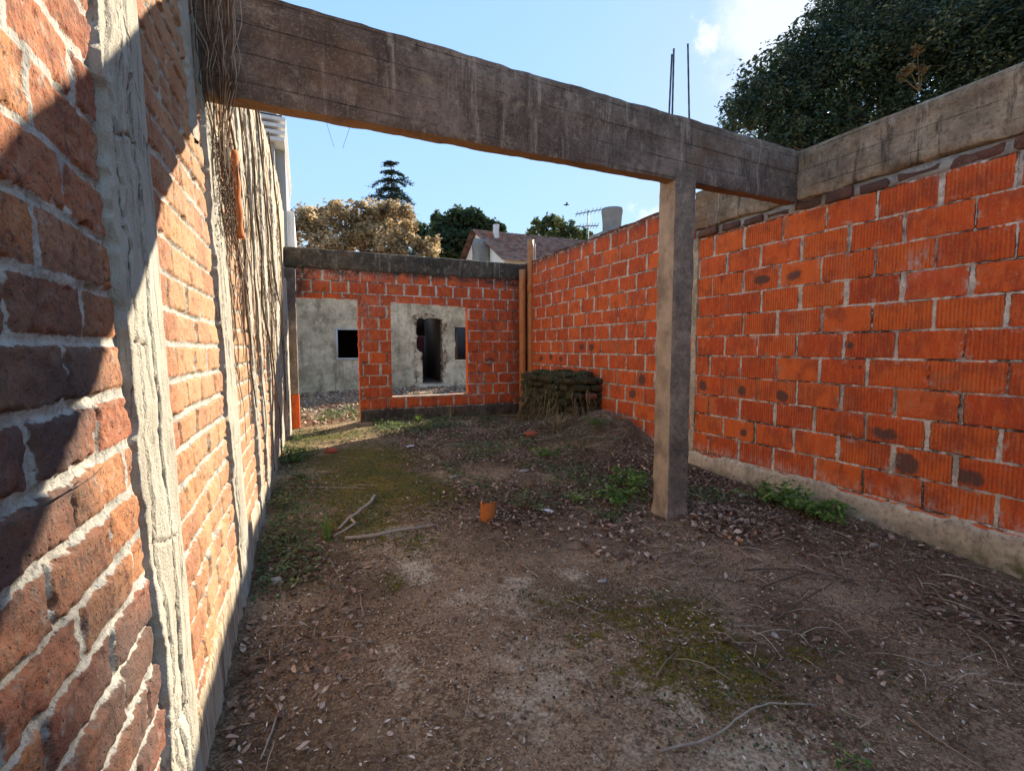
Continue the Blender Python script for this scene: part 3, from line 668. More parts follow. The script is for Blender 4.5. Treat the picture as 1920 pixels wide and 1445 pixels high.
m = MB(); rough_box(m, (.85, YB - .035, -.15), (4.05, YB + .012, .205), .03, .008, 8, .012, 91, plfn, grime=.6); m.build('plinth', M_DARKCON, bw)
m = MB(); rough_box(m, (-.275, YB - .03, .52), (-.108, YB + .145, 2.565), .02, .006, 8, .012, 92, None, grime=.1); m.build('post', M_COLUMN, bw)
m = MB(); Xa = np.array([-.27, -.18, -.105]);
rough_box(m, (-.27, YB - .02, -.15), (-.105, YB + .13, .52), .02, .004, 12, .008, 93, None, edge=.1, rnd=.6, rnd2=.3); m.build('brick_stub', M_HOLLOW, bw)
m = MB(); rough_box(m, (3.86, YB - .06, -.1), (4.06, YB - .012, 2.56), .03, .006, 8, .012, 94, None, grime=.75); m.build('pilaster', M_DARKCON, bw)
# sill of the window opening catches the light
m = MB(); rough_box(m, (1.40, YB + .004, .395), (2.80, YB + .126, .425), .02, .005, 9, .006, 95); m.build('sill', M_PLINTH, bw)

# pipes in the corner
def pipe(x, y, z0, z1, r, label, coupling=None, mat=M_PIPE):
    t = thing('drain_pipe', label, 'pipe', (x, y, 0), 'orange pipes in the corner')
    m = MB(); n = 20; zz = np.linspace(z0, z1, n)
    tube(m, np.stack([x + .004 * np.sin(zz * 2), y + 0 * zz, zz], -1), r, 18); m.build('pipe_body', mat, t)
    if coupling:
        m = MB(); ring_prism(m, x, y, [(r + .001, coupling - .02), (r + .009, coupling - .01), (r + .009, coupling + .09), (r + .014, coupling + .10), (r + .014, coupling + .12), (r + .001, coupling + .125)], 20); m.build('coupling', mat, t)
pipe(3.83, 8.50, -.1, 2.75, .062, 'shorter orange drain pipe beside the back wall, left of the taller pipe')
pipe(3.985, 8.47, -.1, 3.31, .058, 'taller orange drain pipe rising above the walls in the corner', 2.36)
m = MB(); zz = np.linspace(-.1, 3.24, 30); tube(m, np.stack([4.068 + .006 * np.sin(zz * 3), 8.44 + 0 * zz, zz], -1), .012, 8)
tag(m.build('conduit', M_WHITEPIPE), 'thin pale conduit running up beside the taller orange pipe', 'conduit')

# ---------------------------------------------------------------- ruined house across the yard
YH = 15.5
hs = thing('old_house', 'grey rendered ruin across the yard with a broken doorway and empty windows', 'house', (3, 17, 0))
Xs = np.arange(-1.6, 9.0, .03); Zs = np.arange(-.1, 2.865, .03)
cx, cz = (Xs[:-1] + Xs[1:]) / 2, (Zs[:-1] + Zs[1:]) / 2
CX, CZ = np.meshgrid(cx, cz, indexing='ij')
wb = .10 * fbm(CX * 3.1, CZ * 3.1, 0, 4, 61)
wb2 = .05 * fbm(CX * 9, CZ * 9, 0, 4, 62)
dr = (CX + wb * .45 + wb2 > 3.30 + .16 * sm(1.3, 1.1, CZ)) & (CX + wb2 * .4 < 4.14) & (CZ + wb2 < 2.22) & (CZ > .14)
w1_ = (CX > .90) & (CX < 2.0) & (CZ > .97) & (CZ < 1.84)
w2_ = (CX + wb * .6 > 4.56) & (CX < 5.7) & (CZ + wb * .3 > .9) & (CZ < 1.98)
keep = ~(dr | w1_ | w2_)
def hf(U, V): return np.stack([U, YH - .02 * fbm(U * 2, V * 2, 0, 5, 71), V], -1)
def ha(U, V):
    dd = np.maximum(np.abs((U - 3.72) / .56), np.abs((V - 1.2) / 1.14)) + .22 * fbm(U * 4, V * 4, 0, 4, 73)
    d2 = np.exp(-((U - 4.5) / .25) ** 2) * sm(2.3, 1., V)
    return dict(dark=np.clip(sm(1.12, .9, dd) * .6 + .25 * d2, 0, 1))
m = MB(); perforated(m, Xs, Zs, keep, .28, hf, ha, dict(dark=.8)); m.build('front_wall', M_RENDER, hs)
m = MB(); rough_box(m, (-1.7, YH + 2.1, 2.86), (2.6, YH + 6.2, 2.98), .25, .01, 2, .02, 17); rough_box(m, (-1.7, YH - .10, 2.86), (9.1, YH + 2.1, 2.98), .25, .01, 2, .02, 7); m.build('unseen_roof_slab', M_RENDER, hs)  # unseen roof, left open over the door corridor so sky lights it
m = MB()
for lo, hi in (((-1.6, YH + .3, -.1), (-1.4, YH + 6, 2.85)), ((8.8, YH + .3, -.1), (9.0, YH + 6, 2.85)), ((-1.4, YH + 5.8, -.1), (8.8, YH + 6, 2.85)), ((2.5, YH + .3, -.1), (2.7, YH + 5.7, 2.85)), ((4.28, YH + .3, -.1), (4.40, YH + 3.5, 2.85)), ((2.7, YH + 3.0, 1.75), (4.25, YH + 3.1, 2.85))):
    box(m, lo, hi)
box(m, (-1.4, YH + .3, -.1), (8.8, YH + 5.8, .16)); m.build('inner_wall', M_INT, hs)
m = MB(); rough_box(m, (3.5, YH + 2.94, .165), (4.2, YH + 2.985, 1.72), .1, .002, 5, .004, 8); dd_ = m.build('door', M_DOOR, hs)
m = MB()
for zc_ in (.55, 1.25): box(m, (3.62, YH + 2.92, zc_ - .25), (4.08, YH + 2.935, zc_ + .25))
m.build('door_panel', M_DOOR, dd_)
m = MB()
for lo, hi in (((.86, YH - .03, .93), (2.04, YH + .05, .985)), ((.86, YH - .03, 1.825), (2.04, YH + .05, 1.87)), ((.86, YH - .03, .985), (.92, YH + .05, 1.825)), ((1.98, YH - .03, .985), (2.04, YH + .05, 1.825))): box(m, lo, hi)
m.build('window_frame', M_FRAME, hs)
m = MB()
for xw in (4.62, 4.98, 5.34): box(m, (xw, YH + .10, .93), (xw + .05, YH + .15, 1.97))
wf = m.build('window_frame', M_STEM, hs)
m = MB(); box(m, (4.67, YH + .12, .94), (4.98, YH + .125, 1.96)); m.build('pane', M_GLASS, wf)
m = MB(); rough_box(m, (3.2, YH - .38, -.1), (4.3, YH - .02, .13), .05, .012, 5, .03, 9); m.build('step', M_PLINTH, hs)

# ---------------------------------------------------------------- ground
def place(x, y): return ground_z(np.array([float(x)]), np.array([float(y)]))[0]
def ground_z(X, Y):
    z = .012 * fbm(X * 2.1, Y * 2.1, 0, 4, 5) + .004 * fbm(X * 11, Y * 11, 0, 3, 8)
    room = sm(-.6, -.3, X) * sm(4.6, 3.9, X) * sm(9, 8.3, Y)
    heap = .34 * np.exp(-((X - 3.75) / .62) ** 2 - ((Y - 5.35) / .85) ** 2) + .12 * np.exp(-((X - 3.3) / .6) ** 2 - ((Y - 6.4) / .8) ** 2)
    z = z + heap * (1 + .25 * fbm(X * 6, Y * 6, 0, 3, 9)) * room
    z = z - .06 * sm(2.6, 1.2, Y) * sm(2.6, 3.7, X) + .02 * np.exp(-((X - 2.5) / .3) ** 2 - ((Y - 2.8) / .3) ** 2)
    z = z + .035 * sm(1.6, .0, X + .3) * sm(2.5, 4, Y) * sm(8, 6, Y) - .04 * sm(7.2, 8.2, Y) * sm(1, 0, X)
    z = z + .05 * sm(11, 13.5, Y) * sm(-2, 0, X) * fbm(X * .9, Y * .9, 0, 3, 41)
    return z
def axis(segs):
    out = [segs[0][0]]
    for a, b, s in segs:
        n = max(1, int(round((b - a) / s))); out += list(np.linspace(a, b, n + 1)[1:])
    return np.array(out)
Xs = axis([(-600, -60, 60), (-60, -4, 4), (-4, -.6, .4), (-.6, 4.1, .014), (4.1, 10, .12), (10, 60, 4), (60, 600, 60)])
Ys = axis([(-600, -60, 60), (-60, -3, 4), (-3, .5, .1), (.5, 2.2, .010), (2.2, 4.5, .016), (4.5, 9, .03), (9, 16, .07), (16, 60, 4), (60, 900, 60)])
GX, GY = np.meshgrid(Xs, Ys, indexing='ij'); GZ = ground_z(GX, GY) * sm(60, 20, np.abs(GX)) * sm(60, 22, np.abs(GY))
MOSS = [(-.05, 6.2, .3, 1.0, .9), (.7, 5.8, .7, .9, 1.2), (1.1, 1.75, .2, .15, .7), (2.1, 1.0, .25, .15, .6), (1.45, 1.40, .34, .32, 1.15), (1.58, 1.72, .30, .24, 1.0), (1.2, 1.45, .2, .2, .8), (1.32, 1.85, .3, .25, .7), (1.15, 2.1, .2, .18, .7), (.55, 4.6, .6, 1.1, 1.4),
        (.35, 3.6, .35, .5, 1.2), (.62, 3.1, .2, .25, .9), (.95, 4.2, .45, .6, 1.15), (.2, 5.5, .3, .6, .9), (2.6, 3.4, .4, .3, .6), (1.9, 1.3, .2, .15, .7), (.4, 2.6, .12, .15, .8), (.3, 7.4, .6, .5, 1.), (1.5, 7.9, 1.0, .4, .8)]
def moss_at(X, Y):
    t = 0 * X
    for (x, y, rx, ry, a) in MOSS: t = np.maximum(t, a * np.exp(-((X - x) / rx) ** 2 - ((Y - y) / ry) ** 2))
    return t
def blobs(L):
    t = np.zeros_like(GX)
    for (x, y, rx, ry, a) in L: t = np.maximum(t, a * np.exp(-((GX - x) / rx) ** 2 - ((GY - y) / ry) ** 2))
    return t
moss = moss_at(GX, GY)
pale = blobs([(.55, 2.7, .13, .22, .95), (.45, 3.35, .22, .16, .85), (.40, 3.8, .1, .3, .8), (1.0, 2.35, .2, .12, .75), (1.35, 2.3, .1, .1, .9), (.9, 1.75, .35, .18, .55), (1.25, 1.3, .3, .22, .7), (1.0, 1.15, .25, .12, .5), (1.75, 1.55, .25, .2, .35), (2.0, 1.9, .2, .3, .3), (.9, 2.2, .55, .3, .55), (.75, 1.5, .35, .25, .6), (1.2, .98, .4, .18, .8), (.3, 1.9, .25, .3, .45), (.62, 3.1, .25, .3, .5)])
grass = blobs([(0.2, 10.0, 2, 1.0, .7), (2, 10.5, 3, 1.2, .5), (.2, 7.9, .7, .5, .9)]) * (GY > 7)
def d_leaf(x, y):
    c = fbm(x * 1.7, y * 1.7, 0, 4, 33)
    a = sm(2.3, 3.2, y + .25 * x - .5) * sm(.5, 1.5, x) * sm(8.6, 7.2, y) * .95
    a = np.maximum(a, .75 * sm(.45, -.1, x) * sm(1.2, 2.2, y) * sm(5.6, 4.0, y)); a = np.maximum(a, .62 * sm(1.5, 2.5, x + .35 * vn(x * 1.5, y * 1.5, 0, 4))); a = np.maximum(a, .06)
    return np.clip(a * (.55 + 1.3 * c), .02, 1)
litter = np.where((np.abs(GX - 1.7) < 2.3) & (GY > .3) & (GY < 8.7), np.clip(d_leaf(GX, GY) * 1.15 - .08, 0, 1), .1) * (1 - .8 * np.clip(pale, 0, 1))
m = MB(); m.add(np.stack([GX, GY, GZ], -1).reshape(-1, 3), gridfaces(*GX.shape), moss=moss, pale=pale, grass=grass, litter=litter)
g = m.build('ground', M_SOIL); g['kind'] = 'structure'

# ---------------------------------------------------------------- litter
def leaves(mb, P, size, rnd, flat=.35, asp=.55, curl=.25, nrm=None):
    """small folded leaves; P base points, flat = how far they tip out of the horizontal"""
    n = len(P); a = rng.uniform(0, 2 * np.pi, n)
    if nrm is None:
        nz = np.stack([rng.normal(0, flat, n), rng.normal(0, flat, n), np.ones(n)], -1)
    else: nz = nrm + rng.normal(0, flat, (n, 3))
    nz /= np.linalg.norm(nz, axis=1)[:, None]
    d = np.stack([np.cos(a), np.sin(a), 0 * a], -1) + rng.normal(0, .2, (n, 3)); d -= nz * (d * nz).sum(1)[:, None]; d /= np.linalg.norm(d, axis=1)[:, None] + 1e-9
    s = np.cross(nz, d); size = np.asarray(size)[:, None] if np.ndim(size) else np.full((n, 1), size)
    wd = size * asp * rng.uniform(.7, 1.2, (n, 1)); cu = rng.uniform(-.3, 1, (n, 1)) * curl * size
    b, t = P - d * size / 2, P + d * size / 2 + nz * cu * .6
    c1, c2 = P - d * size * .12 - nz * 0, P + d * size * .2
    l1, r1 = c1 + s * wd / 2 + nz * cu, c1 - s * wd / 2 + nz * cu
    l2, r2 = c2 + s * wd * .42 + nz * cu, c2 - s * wd * .42 + nz * cu
    V = np.stack([b, l1, l2, t, r2, r1, c1, c2], 1).reshape(-1, 3); o = np.arange(n)[:, None] * 8
    F = np.concatenate([o + np.array([[6, 7, 2, 1]]), o + np.array([[5, 4, 7, 6]])]); T = np.concatenate([o + np.array([[0, 6, 1]]), o + np.array([[0, 5, 6]]), o + np.array([[7, 3, 2]]), o + np.array([[7, 4, 3]])])
    mb.add(V, [F, T], rnd=np.repeat(rnd, 8))
def scatter(n, x0, x1, y0, y1, dens):
    P = []
    while sum(map(len, P)) < n:
        x = rng.uniform(x0, x1, n * 3); y = rng.uniform(y0, y1, n * 3); k = rng.uniform(0, 1, n * 3) < dens(x, y); P.append(np.stack([x[k], y[k]], -1))
    return np.concatenate(P)[:n]
def onground(p, up): return np.stack([p[:, 0], p[:, 1], ground_z(p[:, 0], p[:, 1]) + up], -1)
def free(x, y):
    return ~((x > 2.38) & (x < 2.65) & (y > 2.73) & (y < 2.98))
m = MB(); p = scatter(23000, -.28, 3.75, .7, 8.4, lambda x, y: d_leaf(x, y) ** 1.3 * free(x, y)); n = len(p)
leaves(m, onground(p, rng.uniform(.004, .022, n)), rng.uniform(.012, .05, n) * rng.uniform(.6, 1.15, n), rng.beta(1.2, 1.8, n), .45)
p = scatter(420, 1.6, 3.0, 2.2, 2.95, lambda x, y: np.clip(.5 + fbm(x * 3, y * 3, 0, 3, 3), 0, 1) * free(x, y)); n = len(p)
leaves(m, onground(p, rng.uniform(.004, .03, n)), rng.uniform(.025, .06, n), rng.uniform(.2, 1, n), .55)
o = m.build('leaf_litter', M_LEAFLIT); tag(o, 'brown fallen leaves scattered over the dirt floor of the roofless room', 'leaves'); o['kind'] = 'stuff'
m = MB(); p = scatter(6500, -.2, 6, 8.9, 15.3, lambda x, y: np.clip(.6 + fbm(x, y, 0, 3, 3), 0, 1)); n = len(p)
leaves(m, onground(p, rng.uniform(.01, .05, n)), rng.uniform(.05, .11, n), rng.uniform(.35, 1, n), .6)
o = m.build('leaf_litter', M_LEAFLIT); tag(o, 'sunlit dry leaves covering the yard beyond the doorway', 'leaves'); o['kind'] = 'stuff'
def d_chip(x, y): return np.clip(.35 + .9 * fbm(x * 2.2, y * 2.2, 0, 4, 77), .03, 1) * sm(4.5, 2.2, y) * free(x, y)
m = MB(); p = scatter(5200, -.25, 3.7, .75, 4.8, d_chip); n = len(p)
leaves(m, onground(p, rng.uniform(.004, .010, n)), rng.uniform(.005, .022, n) * rng.uniform(.5, 1.3, n), rng.beta(1.3, 1.6, n), .4, .34, .15)
o = m.build('wood_chips', M_CHIP); tag(o, 'tiny pale chips and seed husks strewn on the dirt floor', 'chips'); o['kind'] = 'stuff'
m = MB(); p = scatter(9000, -.28, 3.75, .75, 5.5, lambda x, y: np.clip(.35 + .9 * fbm(x * 2.5, y * 2.5, 0, 4, 57), .05, 1) * sm(6, 2.5, y) * free(x, y)); n = len(p)
leaves(m, onground(p, rng.uniform(.001, .007, n)), rng.uniform(.004, .016, n), rng.beta(1.1, 1.9, n), .7, .8, .5)
o = m.build('soil_crumbs', M_CRUMB); tag(o, 'dark crumbs of soil and rotten leaf bits on the dirt floor', 'crumbs'); o['kind'] = 'stuff'
def wander(p0, ang, L, n=8, wob=.25, lift=.006, rise=0.):
    pts = [np.array(p0[:2], float)]
    for k in range(n - 1):
        ang += random.uniform(-wob, wob); pts.append(pts[-1] + L / (n - 1) * np.array([math.cos(ang), math.sin(ang)]))
    q = np.array(pts); z = ground_z(q[:, 0], q[:, 1]) + lift + rise * np.sin(np.linspace(0, np.pi, n)); return np.stack([q[:, 0], q[:, 1], z], -1)
m = MB(); p = scatter(900, -.22, 3.7, .8, 7.5, lambda x, y: np.clip(.3 + .5 * sm(1.5, 2.8, x) + .5 * sm(.3, -.1, x) + .8 * np.exp(-((x - 3.4) / .6) ** 2 - ((y - 5.4) / 1) ** 2), 0, 1) * free(x, y))
for q in np.concatenate([p, scatter(500, 1.6, 3.7, .9, 2.9, lambda x, y: .6 + 0 * x)]): tube(m, wander(q, random.uniform(0, 6.3), random.uniform(.04, .24), 5, .16, random.uniform(.004, .02), random.uniform(0, .03)), np.linspace(1, .5, 5) * random.uniform(.0011, .0034), 4, rnd=random.random())
o = m.build('twig_litter', M_TWIG); tag(o, 'fine dry twigs littering the dirt floor', 'twigs'); o['kind'] = 'stuff'

# ---------------------------------------------------------------- single sticks, shards and scraps on the floor
def spline(P, n=5):
    P = np.asarray(P, float); t = np.arange(len(P)); q = np.linspace(0, len(P) - 1, (len(P) - 1) * n + 1)
    return np.stack([np.interp(q, t, P[:, k]) for k in range(P.shape[1])], -1)
def stick(name, label, cat, pts, r0, r1, mat, lift=.01, rise=.0, group=None, fork=None):
    p = spline(pts, 6); n = len(p)
    p = p + (.3 if 'bent' in label else 1) * np.stack([.006 * vn(np.arange(n) * .7, 0 * p[:, 0], 0, len(label)), .006 * vn(np.arange(n) * .7, 0 * p[:, 0], 5, len(label))], -1)
    z = ground_z(p[:, 0], p[:, 1]) + lift + rise * np.sin(np.linspace(0, np.pi, n))
    m = MB(); tube(m, np.stack([p[:, 0], p[:, 1], z], -1), np.linspace(r0, r1, n) * (1 + .12 * vn(np.arange(n) * 1.1, 0 * z, 0, 3)), 7, rnd=.5)
    if fork is not None:
        f = spline(fork, 5); zf = ground_z(f[:, 0], f[:, 1]) + lift + .01; tube(m, np.stack([f[:, 0], f[:, 1], zf], -1), np.linspace(r0 * .8, r1 * .7, len(f)), 6, rnd=.5)
    return tag(m.build(name, mat), label, cat, group)
stick('branch', 'crooked forked grey branch lying by the grass tuft near the left wall', 'branch', [(.50, 4.12), (.47, 3.98), (.42, 3.84), (.33, 3.68), (.26, 3.6), (.17, 3.44)], .014, .009, M_STEMPALE, .02, .03, None, [(.27, 3.6), (.29, 3.5), (.22, 3.39), (.14, 3.3)])
stick('branch', 'long straight brown branch lying across the dirt in front of the forked one', 'branch', [(.21, 3.28), (.38, 3.25), (.6, 3.29), (.82, 3.33)], .013, .008, M_STEMPALE, .014, .01)
stick('stick', 'bent pale stick lying on the dirt close to the left wall', 'stick', [(-.165, 1.90), (-.12, 1.80), (-.14, 1.70), (-.162, 1.60)], .0042, .003, M_STEMPALE, .01)
stick('stick', 'long curved grey stick in the right foreground beside the moss', 'stick', [(.98, 1.13), (1.16, 1.105), (1.37, 1.14), (1.48, 1.15), (1.64, 1.08)], .0045, .0025, M_STEMPALE, .012, .01)
stick('stick', 'thin straight dark stick running through the moss patch', 'stick', [(1.37, 1.58), (1.3, 1.33), (1.25, 1.16)], .0035, .002, M_STEM, .008)
stick('stick', 'short dark crooked stick right of the moss patch', 'stick', [(1.68, 1.15), (1.76, 1.175), (1.84, 1.16), (1.92, 1.09)], .006, .003, M_STEM, .01, .01)
for pts, lab in (([(2.28, 1.96), (2.46, 1.85), (2.63, 1.75)], 'upper dark stick of the crossed pile, nearest to the weeds at the plinth'), ([(2.18, 1.77), (2.48, 1.775), (2.66, 1.72)], 'middle dark stick of the crossed pile, lying level'),
                 ([(2.0, 1.53), (2.27, 1.58), (2.58, 1.65)], 'lowest dark stick of the crossed pile, pointing to the camera'), ([(2.80, 2.02), (2.68, 1.75), (2.69, 1.58)], 'grey stick lying across the crossed dark pile')):
    stick('stick', lab, 'stick', pts, .006, .003, M_STEM, .012, .015, 'crossed sticks right of the column')
stick('stick', 'thin pale stick lying across the mossy dirt behind the forked branch', 'stick', [(-.04, 4.62), (.2, 4.52), (.46, 4.41)], .005, .003, M_STEMPALE)
stick('stick', 'short straight pale stick in the middle of the bare dirt floor', 'stick', [(1.13, 2.52), (1.155, 2.32)], .004, .003, M_STEMPALE)
stick('stick', 'very thin twig lying left of the orange clay shard', 'stick', [(.85, 3.6), (1.0, 3.42), (1.13, 3.36)], .003, .002, M_STEMPALE)

def lump(name, label, cat, x, y, r, mat, sq=(1, 1, .6), seed=0, parent=None, z=None):
    t, p = np.meshgrid(np.linspace(.02, np.pi - .02, 9), np.linspace(0, 2 * np.pi, 15), indexing='ij')
    D = np.stack([np.sin(t) * np.cos(p), np.sin(t) * np.sin(p), np.cos(t)], -1)
    k = 1 + .3 * fbm(D[..., 0] * 1.7 + 3, D[..., 1] * 1.7, D[..., 2] * 1.7 + seed, 3, seed)
    V = D * k[..., None] * r * np.array(sq); z = place(x, y) + r * sq[2] * .5 if z is None else z
    m = MB(); m.add(V.reshape(-1, 3) + np.array([x, y, z]), gridfaces(9, 15), rnd=.5)
    return tag(m.build(name, mat), label, cat)
# upright orange clay shard (a broken piece of hollow brick)
sh = thing('clay_shard', 'broken piece of orange hollow clay brick standing upright on the dirt', 'shard', (1.21, 3.31, place(1.21, 3.31)))
m = MB(); zz = np.linspace(-.01, .155, 9); th = np.linspace(-1.9, 1.5, 16)
Zq, Tq = np.meshgrid(zz, th, indexing='ij'); topj = .135 + .012 * np.sin(th * 2 + 1) + .004 * np.sin(th * 9)
rr = .052 + .08 * Zq; Zc = np.minimum(Zq, topj[None, :]); s0 = place(1.21, 3.31)
for dr_ in (0, .011):
    P = np.stack([1.21 + (rr - dr_) * np.cos(Tq - 1.9) + .10 * Zc, 3.31 + (rr - dr_) * np.sin(Tq - 1.9), s0 + Zc], -1); m.add(P.reshape(-1, 3), gridfaces(9, 16))
i = np.arange(9 * 16).reshape(9, 16); a_ = 144
m.add(np.zeros((0, 3)), [np.stack([i[-1, :-1] - 288, i[-1, 1:] - 288, i[-1, 1:] - 144, i[-1, :-1] - 144], -1), np.stack([i[:-1, 0] - 288, i[1:, 0] - 288, i[1:, 0] - 144, i[:-1, 0] - 144], -1), np.stack([i[:-1, -1] - 288, i[1:, -1] - 288, i[1:, -1] - 144, i[:-1, -1] - 144], -1)])
m.build('shard_body', M_CLAY, sh)
def scrap(x, y, w_, l_, a, label, mat=M_PAPER):
    n = 6; U, V = np.meshgrid(np.linspace(-.5, .5, n), np.linspace(-.5, .5, n), indexing='ij')
    X = x + math.cos(a) * U * l_ - math.sin(a) * V * w_; Yv = y + math.sin(a) * U * l_ + math.cos(a) * V * w_
    m = MB()
    for dz in (0, .002): m.add(np.stack([X, Yv, ground_z(X, Yv) + .018 + dz + .012 * vn(U * 3, V * 3, 0, 3)], -1).reshape(-1, 3), gridfaces(n, n))
    return tag(m.build('paper_scrap', mat), label, 'scrap')
scrap(1.70, 3.29, .05, .10, 2.2, 'white scrap of paper on the leaves between the shard and the column')
scrap(1.22, 6.22, .06, .12, .3, 'small white scrap lying far back near the middle of the floor')
lump('brick_shard', 'small red brick shard near the sunlit patch at the left', 'shard', .26, 6.14, .065, M_REDSH, (1.2, .8, .6), 3)
lump('brick_shard', 'dark red piece of brick below the mossy rubble stub', 'shard', 2.85, 6.0, .085, M_REDSH, (1.3, .8, .5), 9)
lump('stone', 'pale rounded stone by the foot of the left wall', 'stone', -.18, 2.84, .035, M_STONEP, seed=1)
lump('stone', 'small pale stone beside the weeds at the right wall', 'stone', 3.42, 2.98, .035, M_STONEP, (1.4, .7, .5), 2)
lump('stone', 'small pale stone on the dirt in front of the weeds at the right', 'stone', 3.41, 1.93, .024, M_STONEP, (1.3, .8, .6), 4)
lump('stone', 'pale lump of plaster in the middle of the dirt floor', 'stone', 1.46, 2.17, .018, M_STONEP, (1.5, 1, .5), 5)
lump('stone', 'pale stone half sunk in the leaves behind the clay shard', 'stone', 1.32, 4.56, .035, M_STONEP, (1.5, .8, .5), 6)
lump('stone', 'grey stone lying among the leaves left of the column', 'stone', 2.05, 4.5, .04, M_STONEP, (1.5, .9, .5), 7)

# ---------------------------------------------------------------- weeds and grass
def weed(x, y, r, h, n, ls, label, mat=None, stems=9, seed=0, cat='weed', asp=.45):
    z0 = place(x, y); t = thing('weed', label, cat, (x, y, z0)); ms, ml = MB(), MB()
    for k in range(stems):
        a = rng.uniform(0, 6.28); L = r * rng.uniform(.35, 1.0); hh_ = h * rng.uniform(.45, 1.0) * (1.1 - .5 * L / r)
        q = np.linspace(0, 1, 7); ex, ey = x + L * math.cos(a), y + L * math.sin(a)
        p = np.stack([x + (ex - x) * q ** 1.1 + .02 * np.sin(q * 4 + k), y + (ey - y) * q ** 1.1, z0 + hh_ * np.sin(q * 1.9) + .004], -1)
        tube(ms, p, np.linspace(.0032, .0012, 7), 4, rnd=.3)
        m_ = max(3, n // stems); tt = rng.uniform(.15, 1, m_)
        c = np.stack([np.interp(tt, q, p[:, j]) for j in range(3)], -1) + rng.normal(0, ls * .6, (m_, 3)) * [1, 1, .45]
        c[:, 2] = np.maximum(c[:, 2], z0 + .006)
        leaves(ml, c, ls * rng.uniform(.6, 1.3, m_), np.clip(rng.normal(.5, .25, m_), 0, 1), .55, asp)
    ms.build('stem', M_TWIG, t); ml.build('foliage', mat or M_WEED, t); return t
def tuft(x, y, r, h, n, label, mat=None, lean=.5):
    z0 = place(x, y); a = rng.uniform(0, 6.28, n); rr = r * np.sqrt(rng.uniform(0, 1, n)); hh_ = h * rng.uniform(.5, 1.1, n)
    bx, by = x + .35 * rr * np.cos(a), y + .35 * rr * np.sin(a); w_ = .0035 * rng.uniform(.6, 1.3, n)
    q = np.linspace(0, 1, 5)[None]; out = (rr * lean * 2)[:, None] * q ** 2
    px, py = bx[:, None] + out * np.cos(a)[:, None], by[:, None] + out * np.sin(a)[:, None]
    pz = z0 - .005 + hh_[:, None] * (q - .22 * q ** 3)
    s = np.stack([-np.sin(a), np.cos(a)], -1)[:, None] * (w_[:, None] * (1.05 - q))[..., None]
    Lf = np.stack([px - s[..., 0], py - s[..., 1], pz], -1); Rt = np.stack([px + s[..., 0], py + s[..., 1], pz], -1)
    V = np.stack([Lf, Rt], 2).reshape(-1, 3); o = np.arange(n)[:, None, None] * 10 + np.arange(4)[None, :, None] * 2
    m = MB(); m.add(V, (o + np.array([0, 1, 3, 2])).reshape(-1, 4), rnd=np.repeat(rng.uniform(.3, 1, n), 10))
    return tag(m.build('grass_tuft', mat or M_WEED), label, 'grass')
tuft(.10, 3.32, .07, .22, 70, 'upright bright green grass tuft beside the forked branch')
tuft(-.12, 7.3, .16, .16, 130, 'sunlit yellow green grass at the foot of the wall near the doorway', M_IVY)
tuft(-.08, 5.0, .14, .10, 120, 'small sunlit grass clump at the foot of the left wall', M_IVY)
tuft(1.75, 8.25, .12, .2, 90, 'sunlit grass clump below the window opening', M_WEED)
tuft(1.35, 8.1, .16, .12, 110, 'low sunlit grass just in front of the brick pier', M_WEED)
tuft(.25, 9.3, .25, .18, 160, 'grass growing just outside the doorway in the yard', M_IVY)
tuft(2.05, 3.45, .14, .10, 90, 'low grass clump among leaves left of the column foot')
weed(3.52, 2.72, .34, .18, 420, .05, 'broad bright green weed against the plinth, upper one of the pair', stems=18)
weed(3.50, 2.36, .34, .15, 400, .048, 'spreading dark green weed against the plinth, lower one of the pair', stems=18)
weed(3.62, 2.98, .16, .20, 40, .03, 'thin upright weed growing at the cement plinth', stems=5)
weed(2.72, 3.62, .36, .20, 400, .046, 'leafy green weed just behind the concrete column', stems=16)
weed(2.35, 3.28, .32, .15, 320, .043, 'low green weed at the left of the column foot', stems=14)
weed(2.05, 3.0, .26, .08, 150, .034, 'flat dull green weed in the leaves in front of the column', M_IVY, stems=10)
weed(1.62, 3.42, .28, .15, 260, .034, 'pale bluish green weed right of the orange clay shard', M_IVY, stems=12)
weed(1.40, 3.62, .16, .16, 60, .026, 'sparse upright weed behind the orange clay shard', M_IVY, stems=8)
weed(-.17, 3.35, .15, .12, 130, .026, 'green weed creeping along the left wall by the branch', M_IVY, stems=11)
weed(-.18, 4.05, .15, .14, 130, .028, 'dark green weed at the base of the left wall, further back', M_IVY, stems=11)
weed(-.17, 5.7, .17, .22, 150, .034, 'tall green weed in shade at the base of the left wall', M_WEED, stems=11)
weed(3.42, 5.25, .20, .20, 260, .03, 'round bushy green weed on the dirt heap by the right wall', stems=18)
weed(2.62, 5.0, .3, .12, 220, .04, 'low green weed on the floor left of the dirt heap', stems=12)
weed(3.43, 7.05, .14, .16, 120, .03, 'green tuft sprouting from the side of the mossy rubble stub', stems=10)
weed(1.50, .88, .08, .05, 30, .02, 'tiny pale seedling at the bottom right of the dirt floor', stems=6)
tuft(2.35, 8.35, .1, .34, 14, 'few pale dry stalks below the window opening', M_DRY)
tuft(3.0, 9.2, .12, .62, 22, 'dry stalks standing behind the window sill at the right', M_DRY)
tuft(2.55, 9.3, .1, .55, 16, 'dry stalks standing behind the middle of the window sill', M_DRY)
tuft(.10, 12.2, .12, 1.2, 12, 'tall bleached stalk in the yard seen through the doorway', M_DRY)
m = MB()
def gl(n, x0, x1, y0, y1, d, s, up):
    p = scatter(n, x0, x1, y0, y1, d); leaves(m, onground(p, rng.uniform(.005, up, n)), s * rng.uniform(.5, 1.3, n), np.clip(rng.normal(.5, .25, n), 0, 1), .5, .6)
